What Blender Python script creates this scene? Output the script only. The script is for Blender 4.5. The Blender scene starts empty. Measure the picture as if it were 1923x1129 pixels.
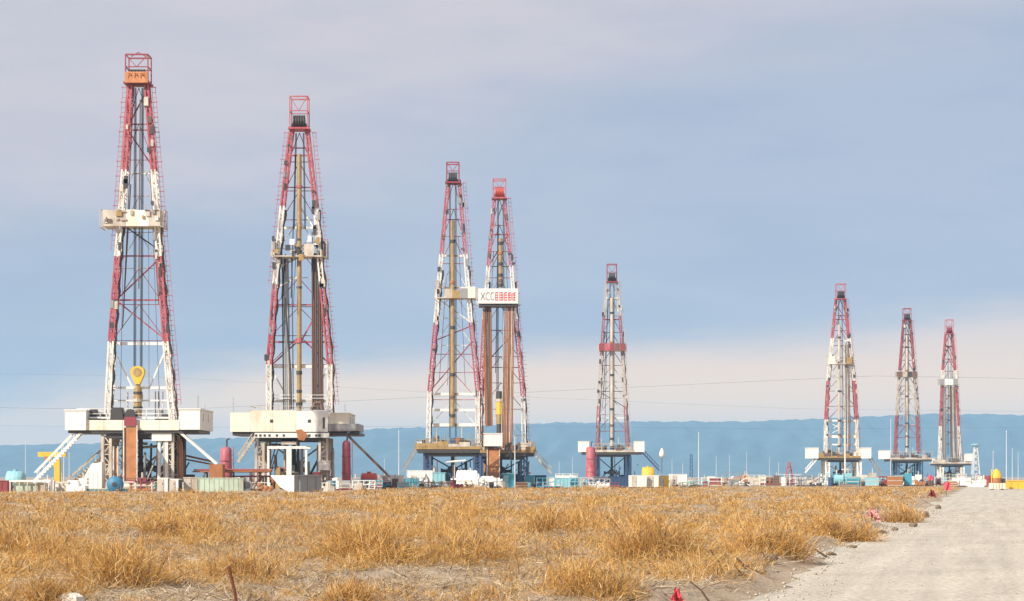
import bpy, math, random
import numpy as np
from mathutils import Vector

# ------------------------------------------------------------------ camera, sky, sun
SC = bpy.context.scene
COL = SC.collection
F = 3877.0            # focal length in photo pixels (photo 1923 wide)
CX, HY, EYE = 961.5, 895.0, 2.0
cam_d = bpy.data.cameras.new('camera')
cam = bpy.data.objects.new('camera', cam_d)
COL.objects.link(cam)
cam.location = (0, 0, EYE)
cam.rotation_euler = (math.radians(90), 0, 0)
cam_d.sensor_width = 36.0
cam_d.lens = 36.0 * F / 1923.0
cam_d.shift_y = (HY - 564.5) / 1923.0
cam_d.clip_start = 0.5
cam_d.clip_end = 60000
SC.camera = cam

SUN = Vector((-0.60, -0.58, 0.55)).normalized()   # towards the sun
SUN_EL = math.asin(SUN.z)
SUN_AZ = math.atan2(SUN.x, SUN.y)

world = bpy.data.worlds.new('World')
SC.world = world
world.use_nodes = True


def build_sky():
    nt = world.node_tree
    nt.nodes.clear()
    N, L = nt.nodes.new, nt.links.new

    def math_(op, a, b=None, clamp=False):
        n = N('ShaderNodeMath')
        n.operation = op
        n.use_clamp = clamp
        for i, v in enumerate((a, b)):
            if v is None:
                continue
            if isinstance(v, (int, float)):
                n.inputs[i].default_value = v
            else:
                L(v, n.inputs[i])
        return n.outputs[0]

    def mix(fac, a, b):
        n = N('ShaderNodeMix')
        n.data_type = 'RGBA'
        L(fac, n.inputs[0]) if not isinstance(fac, float) else setattr(n.inputs[0], 'default_value', fac)
        for s, v in ((6, a), (7, b)):
            if isinstance(v, tuple):
                n.inputs[s].default_value = v
            else:
                L(v, n.inputs[s])
        return n.outputs[2]

    def step(v, lo, hi):
        n = N('ShaderNodeMapRange')
        n.interpolation_type = 'SMOOTHSTEP'
        L(v, n.inputs[0])
        n.inputs[1].default_value, n.inputs[2].default_value = lo, hi
        return n.outputs[0]

    def noise(vec, scale, detail, rough=0.5):
        n = N('ShaderNodeTexNoise')
        L(vec, n.inputs['Vector'])
        n.inputs['Scale'].default_value = scale
        n.inputs['Detail'].default_value = detail
        n.inputs['Roughness'].default_value = rough
        return n.outputs['Fac']

    sky = N('ShaderNodeTexSky')
    sky.sky_type = 'NISHITA'
    sky.sun_disc = False
    sky.sun_elevation = SUN_EL
    sky.sun_rotation = SUN_AZ
    sky.altitude = 300
    sky.air_density = 1.0
    sky.dust_density = 1.0
    sky.ozone_density = 1.5
    tc = N('ShaderNodeTexCoord')
    sep = N('ShaderNodeSeparateXYZ')
    L(tc.outputs['Generated'], sep.inputs[0])
    x, z = sep.outputs['X'], sep.outputs['Z']
    mp = N('ShaderNodeMapping')
    mp.inputs['Scale'].default_value = (1.0, 1.0, 4.5)
    L(tc.outputs['Generated'], mp.inputs[0])
    vec = mp.outputs[0]
    n1 = noise(vec, 3.2, 4)
    n2 = noise(vec, 14.0, 5, 0.55)
    n3 = noise(vec, 34.0, 6, 0.6)
    # thin overcast veil that softens the clear-sky blue everywhere
    n4 = noise(vec, 6.5, 7, 0.6)
    veil = mix(step(n4, 0.36, 0.64), (3.72, 4.2, 5.45, 1), (4.16, 4.54, 5.68, 1))
    col = mix(0.88, sky.outputs[0], veil)
    # high mauve-grey stratus deck, thicker overhead and to the left
    e = math_('SUBTRACT', z, math_('MULTIPLY', x, 0.20))
    e = math_('ADD', e, math_('MULTIPLY', math_('SUBTRACT', n1, 0.5), 0.16))
    e = math_('ADD', e, math_('MULTIPLY', math_('SUBTRACT', n2, 0.5), 0.035))
    m1 = step(e, 0.13, 0.225)
    deck = mix(step(n2, 0.36, 0.64), (5.2, 5.02, 5.65, 1), (5.62, 5.3, 5.8, 1))
    col = mix(m1, col, deck)
    # pale warm strip of lit air under the tilted edge of the cloud bank
    b = math_('SUBTRACT', z, math_('MULTIPLY', x, 0.080))
    b = math_('ADD', b, math_('MULTIPLY', math_('SUBTRACT', n1, 0.5), 0.03))
    b = math_('ADD', b, math_('MULTIPLY', math_('SUBTRACT', n2, 0.5), 0.016))
    b = math_('ADD', b, math_('MULTIPLY', math_('SUBTRACT', n3, 0.5), 0.006))
    m2 = math_('SUBTRACT', 1.0, step(b, 0.044, 0.071), True)
    pale = mix(step(z, 0.028, 0.085), (11.3, 7.6, 4.7, 1), (7.0, 6.0, 5.75, 1))
    col = mix(m2, col, pale)
    bg = N('ShaderNodeBackground')
    L(col, bg.inputs['Color'])
    bg.inputs['Strength'].default_value = 0.10
    out = N('ShaderNodeOutputWorld')
    L(bg.outputs[0], out.inputs[0])


build_sky()

sun_d = bpy.data.lights.new('sun', 'SUN')
sun_d.energy = 5.0
sun_d.angle = math.radians(0.6)
sun_d.color = (1.0, 0.93, 0.82)
sun_o = bpy.data.objects.new('sun', sun_d)
sun_o.rotation_euler = (-SUN).to_track_quat('-Z', 'Y').to_euler()
sun_o.location = (-100, -100, 120)
COL.objects.link(sun_o)

SC.view_settings.view_transform = 'Standard'
SC.view_settings.look = 'None'
SC.view_settings.gamma = 1.0
SC.view_settings.use_curve_mapping = False
SC.view_settings.exposure = 0.2
SC.cycles.use_denoising = True
SC.cycles.max_bounces = 6
SC.cycles.volume_bounces = 1
SC.cycles.transparent_max_bounces = 8

rnd = random.Random(7)
rng = np.random.default_rng(11)


# ------------------------------------------------------------------ helpers
def pt(px, py, Y):
    return Vector(((px - CX) * Y / F, Y, EYE + (HY - py) * Y / F))


def gx(px, Y):
    return (px - CX) * Y / F


def mpp(Y):
    return Y / F


def new_mat(name):
    m = bpy.data.materials.new(name)
    m.use_nodes = True
    nt = m.node_tree
    return m, nt, nt.nodes['Principled BSDF']


def paint(name, rgb, rust=0.25, rough=0.55, scale=0.6, metal=0.0, rustcol=(0.16, 0.07, 0.03)):
    """weathered paint: patches of rust and dust streaks over one colour"""
    m, nt, bs = new_mat(name)
    N, L = nt.nodes.new, nt.links.new
    tc = N('ShaderNodeTexCoord')
    mp = N('ShaderNodeMapping')
    mp.inputs['Scale'].default_value = (1.0, 1.0, 0.45)
    L(tc.outputs['Object'], mp.inputs[0])
    n1 = N('ShaderNodeTexNoise')
    n1.inputs['Scale'].default_value = scale
    n1.inputs['Detail'].default_value = 8
    n1.inputs['Roughness'].default_value = 0.65
    L(mp.outputs[0], n1.inputs['Vector'])
    n2 = N('ShaderNodeTexNoise')
    n2.inputs['Scale'].default_value = scale * 4.3
    n2.inputs['Detail'].default_value = 6
    L(mp.outputs[0], n2.inputs['Vector'])
    rp = N('ShaderNodeMapRange')
    rp.inputs[1].default_value = 0.70 - 0.42 * rust
    rp.inputs[2].default_value = 0.78 - 0.20 * rust
    L(n1.outputs['Fac'], rp.inputs[0])
    ml = N('ShaderNodeMath')
    ml.operation = 'MULTIPLY'
    L(rp.outputs[0], ml.inputs[0])
    ml.inputs[1].default_value = min(0.85, 0.35 + rust)
    dm = N('ShaderNodeMix')
    dm.data_type = 'RGBA'
    L(n2.outputs['Fac'], dm.inputs[0])
    dm.inputs[6].default_value = (*[c * 0.84 for c in rgb], 1)
    dm.inputs[7].default_value = (*[min(1, c * 1.08 + 0.01) for c in rgb], 1)
    mx = N('ShaderNodeMix')
    mx.data_type = 'RGBA'
    L(ml.outputs[0], mx.inputs[0])
    L(dm.outputs[2], mx.inputs[6])
    mx.inputs[7].default_value = (*[0.6 * r + 0.4 * c for r, c in zip(rustcol, rgb)], 1)
    L(mx.outputs[2], bs.inputs['Base Color'])
    bs.inputs['Roughness'].default_value = rough
    bs.inputs['Metallic'].default_value = metal
    return m


M = dict(
    white=paint('white_paint', (0.86, 0.84, 0.78), 0.10),
    mwhite=paint('weathered_mast_white', (0.82, 0.79, 0.72), 0.60, scale=0.9),
    cream=paint('cream_paint', (0.86, 0.81, 0.66), 0.36, scale=0.35, rustcol=(0.42, 0.25, 0.10)),
    dirty=paint('dirty_white_paint', (0.66, 0.60, 0.50), 0.75),
    owhite=paint('old_grey_white', (0.62, 0.57, 0.50), 0.8, scale=1.1),
    ored=paint('old_dull_red', (0.30, 0.06, 0.08), 0.75, scale=1.1, rustcol=(0.34, 0.2, 0.18)),
    red=paint('red_paint', (0.42, 0.055, 0.085), 0.72, scale=1.3, rustcol=(0.50, 0.28, 0.27)),
    darkred=paint('dark_red_paint', (0.30, 0.045, 0.06), 0.4),
    rust=paint('rusty_steel', (0.42, 0.17, 0.06), 0.6, 0.8, rustcol=(0.20, 0.07, 0.025)),
    brown=paint('brown_pipe_steel', (0.17, 0.10, 0.075), 0.5, 0.75),
    grey=paint('grey_steel', (0.30, 0.30, 0.30), 0.35),
    dark=paint('dark_greased_steel', (0.055, 0.05, 0.05), 0.35),
    blue=paint('blue_paint', (0.05, 0.10, 0.22), 0.5),
    navy=paint('navy_paint', (0.03, 0.075, 0.16), 0.3),
    teal=paint('teal_paint', (0.07, 0.34, 0.45), 0.3),
    sea=paint('sea_blue_paint', (0.04, 0.20, 0.36), 0.3),
    cyan=paint('pale_cyan_paint', (0.30, 0.58, 0.64), 0.25),
    green=paint('pale_green_paint', (0.50, 0.60, 0.48), 0.45),
    yellow=paint('yellow_paint', (0.80, 0.50, 0.045), 0.25),
    mustard=paint('mustard_paint', (0.50, 0.35, 0.13), 0.95, scale=2.2),
    orange=paint('orange_paint', (0.70, 0.28, 0.12), 0.7, scale=1.2),
    scarlet=paint('scarlet_paint', (0.66, 0.09, 0.05), 0.2),
    cloth_red=paint('red_cloth', (0.70, 0.10, 0.13), 0.1, 0.9),
    cloth_white=paint('white_tarpaulin', (0.82, 0.80, 0.76), 0.12, 0.8),
    pipe=paint('galvanised_pole', (0.62, 0.64, 0.66), 0.15),
    glass=paint('dark_window_glass', (0.03, 0.04, 0.05), 0.0, 0.15),
    cable=paint('steel_rope', (0.05, 0.055, 0.07), 0.1, 0.6),
    rubber=paint('black_rubber', (0.03, 0.03, 0.03), 0.1, 0.9),
    wood=paint('weathered_wood', (0.10, 0.06, 0.035), 0.3, 0.9, 6.0),
    rod=paint('rusty_rod', (0.17, 0.055, 0.025), 0.4, 0.9, 6.0),
    stone=paint('pale_stone', (0.72, 0.68, 0.60), 0.1, 0.9, 8.0),
    clod=paint('earth_clod_soil', (0.20, 0.145, 0.09), 0.3, 0.95, 7.0, rustcol=(0.1, 0.07, 0.04)),
)


class MB:
    """collects shapes in world coordinates; build() links them as one mesh object"""

    def __init__(self):
        self.v, self.f, self.m = [], [], []

    def add(self, vs, fs, mat=0):
        b = len(self.v)
        self.v.extend([tuple(p) for p in vs])
        self.f.extend([tuple(b + i for i in q) for q in fs])
        self.m.extend([mat] * len(fs))
        return self

    BOXF = [(0, 3, 2, 1), (4, 5, 6, 7), (0, 1, 5, 4), (1, 2, 6, 5), (2, 3, 7, 6), (3, 0, 4, 7)]

    def box(self, x0, x1, y0, y1, z0, z1, mat=0):
        return self.add([(x0, y0, z0), (x1, y0, z0), (x1, y1, z0), (x0, y1, z0),
                         (x0, y0, z1), (x1, y0, z1), (x1, y1, z1), (x0, y1, z1)], self.BOXF, mat)

    def obox(self, c, ax, ay, az, mat=0):
        c, ax, ay, az = map(Vector, (c, ax, ay, az))
        return self.add([c + sx * ax + sy * ay + sz * az for sz in (-1, 1)
                         for sx, sy in ((-1, -1), (1, -1), (1, 1), (-1, 1))], self.BOXF, mat)

    def bar(self, a, b, w, h=None, mat=0):
        a, b = Vector(a), Vector(b)
        d = b - a
        ln = d.length
        if ln < 1e-6:
            return self
        d /= ln
        up = Vector((0, 0, 1)) if abs(d.z) < 0.9 else Vector((0, 1, 0))
        s = d.cross(up).normalized()
        u = s.cross(d)
        h = w if h is None else h
        return self.obox((a + b) / 2, s * w / 2, d * ln / 2, u * h / 2, mat)

    def tube(self, a, b, r, n=8, mat=0, r1=None):
        a, b = Vector(a), Vector(b)
        r1 = r if r1 is None else r1
        d = (b - a).normalized()
        up = Vector((0, 0, 1)) if abs(d.z) < 0.9 else Vector((1, 0, 0))
        s = d.cross(up).normalized()
        u = d.cross(s)
        vs = []
        for c, q in ((a, r), (b, r1)):
            for i in range(n):
                t = 2 * math.pi * i / n
                vs.append(c + s * math.cos(t) * q + u * math.sin(t) * q)
        fs = [(i, (i + 1) % n, n + (i + 1) % n, n + i) for i in range(n)]
        fs += [tuple(range(n))[::-1], tuple(range(n, 2 * n))]
        return self.add(vs, fs, mat)

    def path(self, pts, r, n=6, mat=0, r1=None):
        k = len(pts) - 1
        for i in range(k):
            ra = r if r1 is None else r + (r1 - r) * i / k
            rb = r if r1 is None else r + (r1 - r) * (i + 1) / k
            self.tube(pts[i], pts[i + 1], ra, n, mat, rb)
        return self

    def lathe(self, c, prof, n=16, mat=0, axis='z'):
        c = Vector(c)
        vs = []
        for r, h in prof:
            for i in range(n):
                t = 2 * math.pi * i / n
                p = (math.cos(t) * r, math.sin(t) * r, h)
                if axis == 'x':
                    p = (h, p[0], p[1])
                elif axis == 'y':
                    p = (p[0], h, p[1])
                vs.append(c + Vector(p))
        fs = []
        for k in range(len(prof) - 1):
            for i in range(n):
                j = (i + 1) % n
                fs.append((k * n + i, k * n + j, (k + 1) * n + j, (k + 1) * n + i))
        fs += [tuple(range(n))[::-1], tuple(range((len(prof) - 1) * n, len(prof) * n))]
        return self.add(vs, fs, mat)

    def prism(self, poly, d, mat=0):
        """closed outline (3-D points, one plane) pushed along d"""
        n = len(poly)
        poly = [Vector(p) for p in poly]
        d = Vector(d)
        fs = [tuple(range(n))[::-1], tuple(range(n, 2 * n))]
        fs += [(i, (i + 1) % n, n + (i + 1) % n, n + i) for i in range(n)]
        return self.add(poly + [p + d for p in poly], fs, mat)

    def build(self, name, mats, parent=None, smooth=False):
        if isinstance(mats, str):
            mats = [mats]
        root = parent
        while root is not None and root.parent is not None:
            root = root.parent
        o3 = root.location.copy() if root is not None else Vector((0, 0, 0))
        me = bpy.data.meshes.new(name)
        me.from_pydata([(x - o3.x, y - o3.y, z - o3.z) for x, y, z in self.v], [], self.f)
        for k in mats:
            me.materials.append(M[k] if isinstance(k, str) else k)
        me.polygons.foreach_set('material_index', self.m)
        if smooth:
            me.polygons.foreach_set('use_smooth', [True] * len(self.f))
        me.update()
        o = bpy.data.objects.new(name, me)
        COL.objects.link(o)
        if parent is not None:
            o.parent = parent
        return o


def tag(o, label=None, cat=None, group=None, kind=None):
    for k, v in (('label', label), ('category', cat), ('group', group), ('kind', kind)):
        if v:
            o[k] = v
    return o


def thing(name, label, cat, loc, group=None):
    o = bpy.data.objects.new(name, None)
    o.empty_display_size = 0.5
    COL.objects.link(o)
    o.location = loc
    return tag(o, label, cat, group)


def lone(mb, name, mats, label, cat, base, group=None, smooth=False):
    """a thing that is a single mesh, its origin at its base"""
    me_parent = bpy.data.objects.new('tmp', None)
    me_parent.location = base
    o = mb.build(name, mats, me_parent, smooth)
    o.parent = None
    o.location = base
    bpy.data.objects.remove(me_parent)
    return tag(o, label, cat, group)


def bxp(mb, px0, px1, py0, py1, Y0, Y1, mat=0):
    """box whose front face (at depth Y0) covers that rectangle of the view"""
    a, b = pt(px0, py1, Y0), pt(px1, py0, Y0)
    return mb.box(a.x, b.x, Y0, Y1, max(a.z, 0.02), b.z, mat)


# ------------------------------------------------------------------ terrain
def road_edge(y):
    return 0.2305 * (y - 19.2) + 0.35 * np.sin(y * 0.19) + 0.18 * np.sin(y * 0.53 + 1.0)


def sstep(t):
    t = np.clip(t, 0, 1)
    return t * t * (3 - 2 * t)


def ground_h(x, y):
    x, y = np.asarray(x, float), np.asarray(y, float)
    d = road_edge(y) - x                       # > 0 : in the field, left of the road
    field = sstep((d + 0.10) / 0.5) * sstep((330 - y) / 60)
    n = (0.10 * np.sin(x * 0.31 + 1.3) * np.cos(y * 0.23) + 0.07 * np.sin(x * 0.83 + y * 0.41)
         + 0.05 * np.sin(x * 1.7 - y * 0.9 + 2.0) + 0.035 * np.sin(x * 3.1 + y * 2.3))
    return -0.03 + field * (0.25 + 0.9 * n)


def grid_mesh(xs, ys, hf, name):
    X, Y = np.meshgrid(xs, ys)
    Z = hf(X, Y)
    nx, ny = len(xs), len(ys)
    co = np.stack([X, Y, Z], -1).reshape(-1, 3)
    i = np.arange(nx * ny).reshape(ny, nx)
    q = np.stack([i[:-1, :-1], i[:-1, 1:], i[1:, 1:], i[1:, :-1]], -1).reshape(-1, 4)
    me = bpy.data.meshes.new(name)
    me.vertices.add(len(co))
    me.vertices.foreach_set('co', co.ravel())
    me.loops.add(q.size)
    me.loops.foreach_set('vertex_index', q.ravel().astype(np.int32))
    me.polygons.add(len(q))
    me.polygons.foreach_set('loop_start', np.arange(0, q.size, 4, dtype=np.int32))
    me.polygons.foreach_set('use_smooth', np.ones(len(q), bool))
    me.update(calc_edges=True)
    return me


def soil_mat(name, c0, c1, c2, scale, bump=0.4, bscale=18.0):
    m, nt, bs = new_mat(name)
    N, L = nt.nodes.new, nt.links.new
    tc = N('ShaderNodeTexCoord')
    n1 = N('ShaderNodeTexNoise')
    n1.inputs['Scale'].default_value = scale
    n1.inputs['Detail'].default_value = 10
    n1.inputs['Roughness'].default_value = 0.7
    L(tc.outputs['Object'], n1.inputs['Vector'])
    cr = N('ShaderNodeValToRGB')
    els = cr.color_ramp.elements
    els[0].position, els[0].color = 0.34, (*c0, 1)
    els[1].position, els[1].color = 0.68, (*c2, 1)
    e = els.new(0.5)
    e.color = (*c1, 1)
    L(n1.outputs['Fac'], cr.inputs[0])
    n2 = N('ShaderNodeTexNoise')
    n2.inputs['Scale'].default_value = bscale
    n2.inputs['Detail'].default_value = 6
    L(tc.outputs['Object'], n2.inputs['Vector'])
    mx = N('ShaderNodeMix')
    mx.data_type = 'RGBA'
    mx.blend_type = 'MULTIPLY'
    mr = N('ShaderNodeMapRange')
    mr.inputs[1].default_value, mr.inputs[2].default_value = 0.35, 0.65
    mr.inputs[3].default_value, mr.inputs[4].default_value = 0.72, 1.1
    L(n2.outputs['Fac'], mr.inputs[0])
    mx.inputs[0].default_value = 1.0
    L(cr.outputs[0], mx.inputs[6])
    L(mr.outputs[0], mx.inputs[7])
    L(mx.outputs[2], bs.inputs['Base Color'])
    bp = N('ShaderNodeBump')
    bp.inputs['Strength'].default_value = bump
    bp.inputs['Distance'].default_value = 0.05
    L(n2.outputs['Fac'], bp.inputs['Height'])
    L(bp.outputs[0], bs.inputs['Normal'])
    bs.inputs['Roughness'].default_value = 0.95
    return m


M['soil'] = soil_mat('dry_desert_soil', (0.32, 0.235, 0.15), (0.43, 0.33, 0.22), (0.54, 0.44, 0.31), 0.6)
M['road'] = soil_mat('dusty_pale_road', (0.51, 0.46, 0.37), (0.59, 0.53, 0.425), (0.66, 0.60, 0.49), 0.30, 0.8, 9.0)


def add_ruts(m):
    """wheel tracks: packed, slightly darker lanes running along the road"""
    nt = m.node_tree
    N, L = nt.nodes.new, nt.links.new
    bs = nt.nodes['Principled BSDF']
    src = bs.inputs['Base Color'].links[0].from_socket
    tc = N('ShaderNodeTexCoord')
    mp = N('ShaderNodeMapping')
    mp.vector_type = 'TEXTURE'
    mp.inputs['Rotation'].default_value = (0, 0, -math.atan(0.2305))
    mp.inputs['Scale'].default_value = (0.55, 16.0, 1.0)
    L(tc.outputs['Object'], mp.inputs[0])
    n = N('ShaderNodeTexNoise')
    n.inputs['Scale'].default_value = 1.0
    n.inputs['Detail'].default_value = 5
    L(mp.outputs[0], n.inputs['Vector'])
    r = N('ShaderNodeMapRange')
    r.inputs[1].default_value, r.inputs[2].default_value = .36, .64
    r.inputs[3].default_value, r.inputs[4].default_value = .86, 1.06
    L(n.outputs['Fac'], r.inputs[0])
    mx = N('ShaderNodeMix')
    mx.data_type = 'RGBA'
    mx.blend_type = 'MULTIPLY'
    mx.inputs[0].default_value = 1
    L(src, mx.inputs[6])
    L(r.outputs[0], mx.inputs[7])
    L(mx.outputs[2], bs.inputs['Base Color'])


add_ruts(M['road'])
M['hill'] = soil_mat('far_hill_hazy_rock', (0.05, 0.085, 0.10), (0.065, 0.105, 0.12), (0.085, 0.125, 0.14), 0.004, 0.0, 0.01)  # bluish rock tone puts part of the haze into the base colour

xs = np.concatenate([np.linspace(-6400, -400, 13)[:-1], np.linspace(-400, -60, 35)[:-1], np.linspace(-60, 70, 261),
                     np.linspace(70, 400, 34)[1:], np.linspace(400, 6400, 13)[1:]])
ys = np.concatenate([np.linspace(-140, 24, 12)[:-1], np.linspace(24, 110, 216), np.linspace(110, 420, 156)[1:],
                     np.linspace(420, 10500, 60)[1:]])
gme = grid_mesh(xs, ys, ground_h, 'ground')
gme.materials.append(M['soil'])
ground = bpy.data.objects.new('ground', gme)
COL.objects.link(ground)
tag(ground, kind='structure')

# road: one gently ragged strip, 6 mm above the bare ground
mb = MB()
yy = np.concatenate([np.linspace(2, 120, 160), np.linspace(121, 420, 80)])
vs, fs = [], []
for i, y in enumerate(yy):
    e = float(road_edge(y)) + 0.35 + 0.10 * math.sin(y * 1.9) + 0.06 * math.sin(y * 4.7)
    for x in (e, e + 4.0, e + 9.0, e + 16.0):
        vs.append((x, y, -0.018))
for i in range(len(yy) - 1):
    for k in range(3):
        a = i * 4 + k
        fs.append((a, a + 1, a + 5, a + 4))
mb.add(vs, fs)
tag(mb.build('road', 'road'), 'pale dusty road running beside the dry field', kind='structure')

# hills: a long low range about eight kilometres away
RIDGE = [(-900, 850), (-400, 846), (0, 838), (200, 832), (400, 824), (560, 818), (680, 808), (705, 804), (800, 804),
         (1000, 796), (1100, 793), (1300, 792), (1440, 791), (1500, 788), (1600, 783), (1750, 778), (1850, 778),
         (1923, 780), (2300, 776), (2900, 782)]
rx = np.array([gx(p, 8000) for p, _ in RIDGE])
rz = np.array([EYE + (HY - q) * 8000 / F for _, q in RIDGE])


def hill_h(x, y):
    top = np.interp(x, rx, rz)
    t = (y - 6300) / 1700.0
    rise = np.where(t < 1, sstep(t) ** 1.3, 1 - 0.5 * sstep((t - 1) * 0.8))
    gul = (np.sin(x * 0.0061 + 1) * np.sin(y * 0.0043) * 0.12 + np.sin(x * 0.017 + y * 0.006) * 0.12
           + np.sin(x * 0.043 - y * 0.011 + 2 * np.sin(x * .006)) * 0.10 + np.abs(np.sin(x * 0.028 + np.sin(y * .004) * 2)) * .16)
    slope = np.clip(1 - np.abs(t - .5) / .42, 0, 1)
    fine = .8 * np.sin(x * .083) + .7 * np.sin(x * .19 + 1) + .8 * np.sin(x * .031 + 2 * np.sin(x * .008)) + .6 * np.sin(x * .013)
    return -0.5 + top * rise * (1 - gul * slope) + 2.0 * fine * rise


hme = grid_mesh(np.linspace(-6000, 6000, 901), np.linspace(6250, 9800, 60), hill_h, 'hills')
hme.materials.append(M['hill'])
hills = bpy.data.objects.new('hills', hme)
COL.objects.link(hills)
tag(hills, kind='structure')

# haze: one even box of pale blue air around camera, field and hills
hb = MB()
hb.box(-6800, 6800, -180, 10800, -1.5, float(max(v.co.z for v in hme.vertices)) + 6.0)
hm = bpy.data.materials.new('haze_air')
hm.use_nodes = True
hm.node_tree.nodes.clear()
pv = hm.node_tree.nodes.new('ShaderNodeVolumePrincipled')
pv.inputs['Color'].default_value = (0.36, 0.68, 1.0, 1)
pv.inputs['Density'].default_value = 0.000125
pv.inputs['Anisotropy'].default_value = 0.0
ho = hm.node_tree.nodes.new('ShaderNodeOutputMaterial')
hm.node_tree.links.new(pv.outputs[0], ho.inputs['Volume'])
try:
    hm.cycles.homogeneous_volume = True
except Exception:
    pass
haze = hb.build('haze', [hm])
tag(haze, 'pale blue air haze over the plain', kind='stuff')


# ------------------------------------------------------------------ drilling rigs
def interp(tab, py):
    return float(np.interp(py, [a for a, _ in tab], [b for _, b in tab]))


def stairs(root, a, b, w=0.9, mat='white', rail=True, name='staircase', treads=True):
    a, b = Vector(a), Vector(b)
    mb = MB()
    off = Vector((0, w / 2, 0))
    for s in (-1, 1):
        mb.bar(a + s * off, b + s * off, 0.10, 0.30)
    if treads:
        n = int((a - b).length / 0.45)
        for i in range(1, n):
            c = a.lerp(b, i / n)
            mb.box(c.x - 0.13, c.x + 0.13, c.y - w / 2 + 0.06, c.y + w / 2 - 0.06, c.z - 0.02, c.z + 0.02)
    st = mb.build(name, mat, root)
    if rail:
        up = Vector((0, 0, 1.0))
        for s in (-1, 1):
            r = MB()
            r.bar(a + s * off + up, b + s * off + up, 0.12, 0.12)
            for i in range(8):
                c = a.lerp(b, (i + 0.5) / 8) + s * off
                r.bar(c, c + up, 0.05)
            r.build('handrail', mat, st)
    return st


def railing(root, x0, x1, y0, y1, z, h, mat, parent=None):
    r = MB()
    for zz in (z + h, z + h * 0.5):
        r.bar((x0, y0, zz), (x1, y0, zz), 0.07)
        r.bar((x0, y1, zz), (x1, y1, zz), 0.07)
        r.bar((x0, y0, zz), (x0, y1, zz), 0.07)
        r.bar((x1, y0, zz), (x1, y1, zz), 0.07)
    n = max(3, int((x1 - x0) / 1.3))
    for i in range(n + 1):
        x = x0 + (x1 - x0) * i / n
        r.bar((x, y0, z), (x, y0, z + h), 0.06)
        r.bar((x, y1, z), (x, y1, z + h), 0.06)
    r.box(x0, x1, y0 - 0.03, y0 + 0.02, z, z + 0.22)
    return r.build('railing', mat, parent or root)


def mast(root, Y, left, right, bands, pybot, w=0.55, d=1.6, chord=0.21, lacing=0.09, tray=None):
    """two laced columns; bands = [(py_top, material)...] from the top down"""
    mats = []
    for _, k in bands:
        if k not in mats:
            mats.append(k)
    for si, tab in enumerate((left, right)):
        lc = MB()
        paths = [[] for _ in range(4)]
        lv = [b[0] for b in bands] + [pybot]
        prev = None
        for i, (_, k) in enumerate(bands):
            mi = mats.index(k)
            p0, p1 = lv[i], lv[i + 1]
            n = max(1, int(round((p1 - p0) * mpp(Y) / 1.55)))
            for j in range(n + 1):
                py = p0 + (p1 - p0) * j / n
                tt = (py - lv[0]) / (pybot - lv[0])
                c = pt(interp(tab, py), py, Y)
                ww, dd = w * (0.8 + 0.3 * tt), d * (0.75 + 0.4 * tt)
                cs = [c + Vector((sx * ww / 2, sy * dd / 2, 0)) for sx, sy in ((-1, -1), (1, -1), (1, 1), (-1, 1))]
                if j == 0:
                    for q in range(4):
                        paths[q].append((cs[q], mi))
                if prev and j:
                    for q in range(4):
                        a, b = (q, (q + 1) % 4) if j % 2 else ((q + 1) % 4, q)
                        lc.bar(prev[a], cs[b], lacing, lacing, mi)
                        lc.bar(cs[q], cs[(q + 1) % 4], lacing, lacing, mi)
                prev = cs
        leg = lc.build('mast_leg', mats, root)
        for q in range(4):
            P = paths[q] + [(prev[q], mi)]
            m = MB()
            h = chord / 2
            vs, fs, ms = [], [], []
            for i, (p, k) in enumerate(P):
                vs += [(p.x - h, p.y - h, p.z), (p.x + h, p.y - h, p.z), (p.x + h, p.y + h, p.z), (p.x - h, p.y + h, p.z)]
                if i:
                    b = 4 * i
                    for e in range(4):
                        m.f.append((b - 4 + e, b - 4 + (e + 1) % 4, b + (e + 1) % 4, b + e))
                        m.m.append(P[i - 1][1])
            m.v = vs
            m.f += [(0, 1, 2, 3), tuple(len(vs) - 4 + e for e in range(4))]
            m.m += [0, mi]
            m.build('chord', mats, leg)
        if tray:
            cb = MB()
            q0, q1 = tray if isinstance(tray, tuple) else (lv[0] + 20, pybot)
            last = None
            for t in np.linspace(0, 1, 40):
                py = q0 + (q1 - q0) * t
                c = pt(interp(tab, py), py, Y) + Vector((w * .5 + .22 + .09 * math.sin(t * 60 + si), -.3, 0))
                if last is not None:
                    cb.tube(last, c, .13 + .05 * math.sin(t * 43), 6)
                last = c
            cb.build('shade_hose_run', 'brown' if si else 'dark', root)  # dark run doubles as hoses and as added shade on each leg's right


def beam(root, Y, left, right, py, mat, th=0.2, dy=0.6, py2=None):
    """cross beam (or diagonal when py2 is given: from the left leg at py to the right leg at py2)"""
    a = pt(interp(left, py), py, Y)
    q = py if py2 is None else py2
    b = pt(interp(right, q), q, Y)
    a.y = b.y = Y + dy
    MB().bar(a, b, th).build('cross_beam' if py2 is None else 'diagonal_brace', mat, root)


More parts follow.
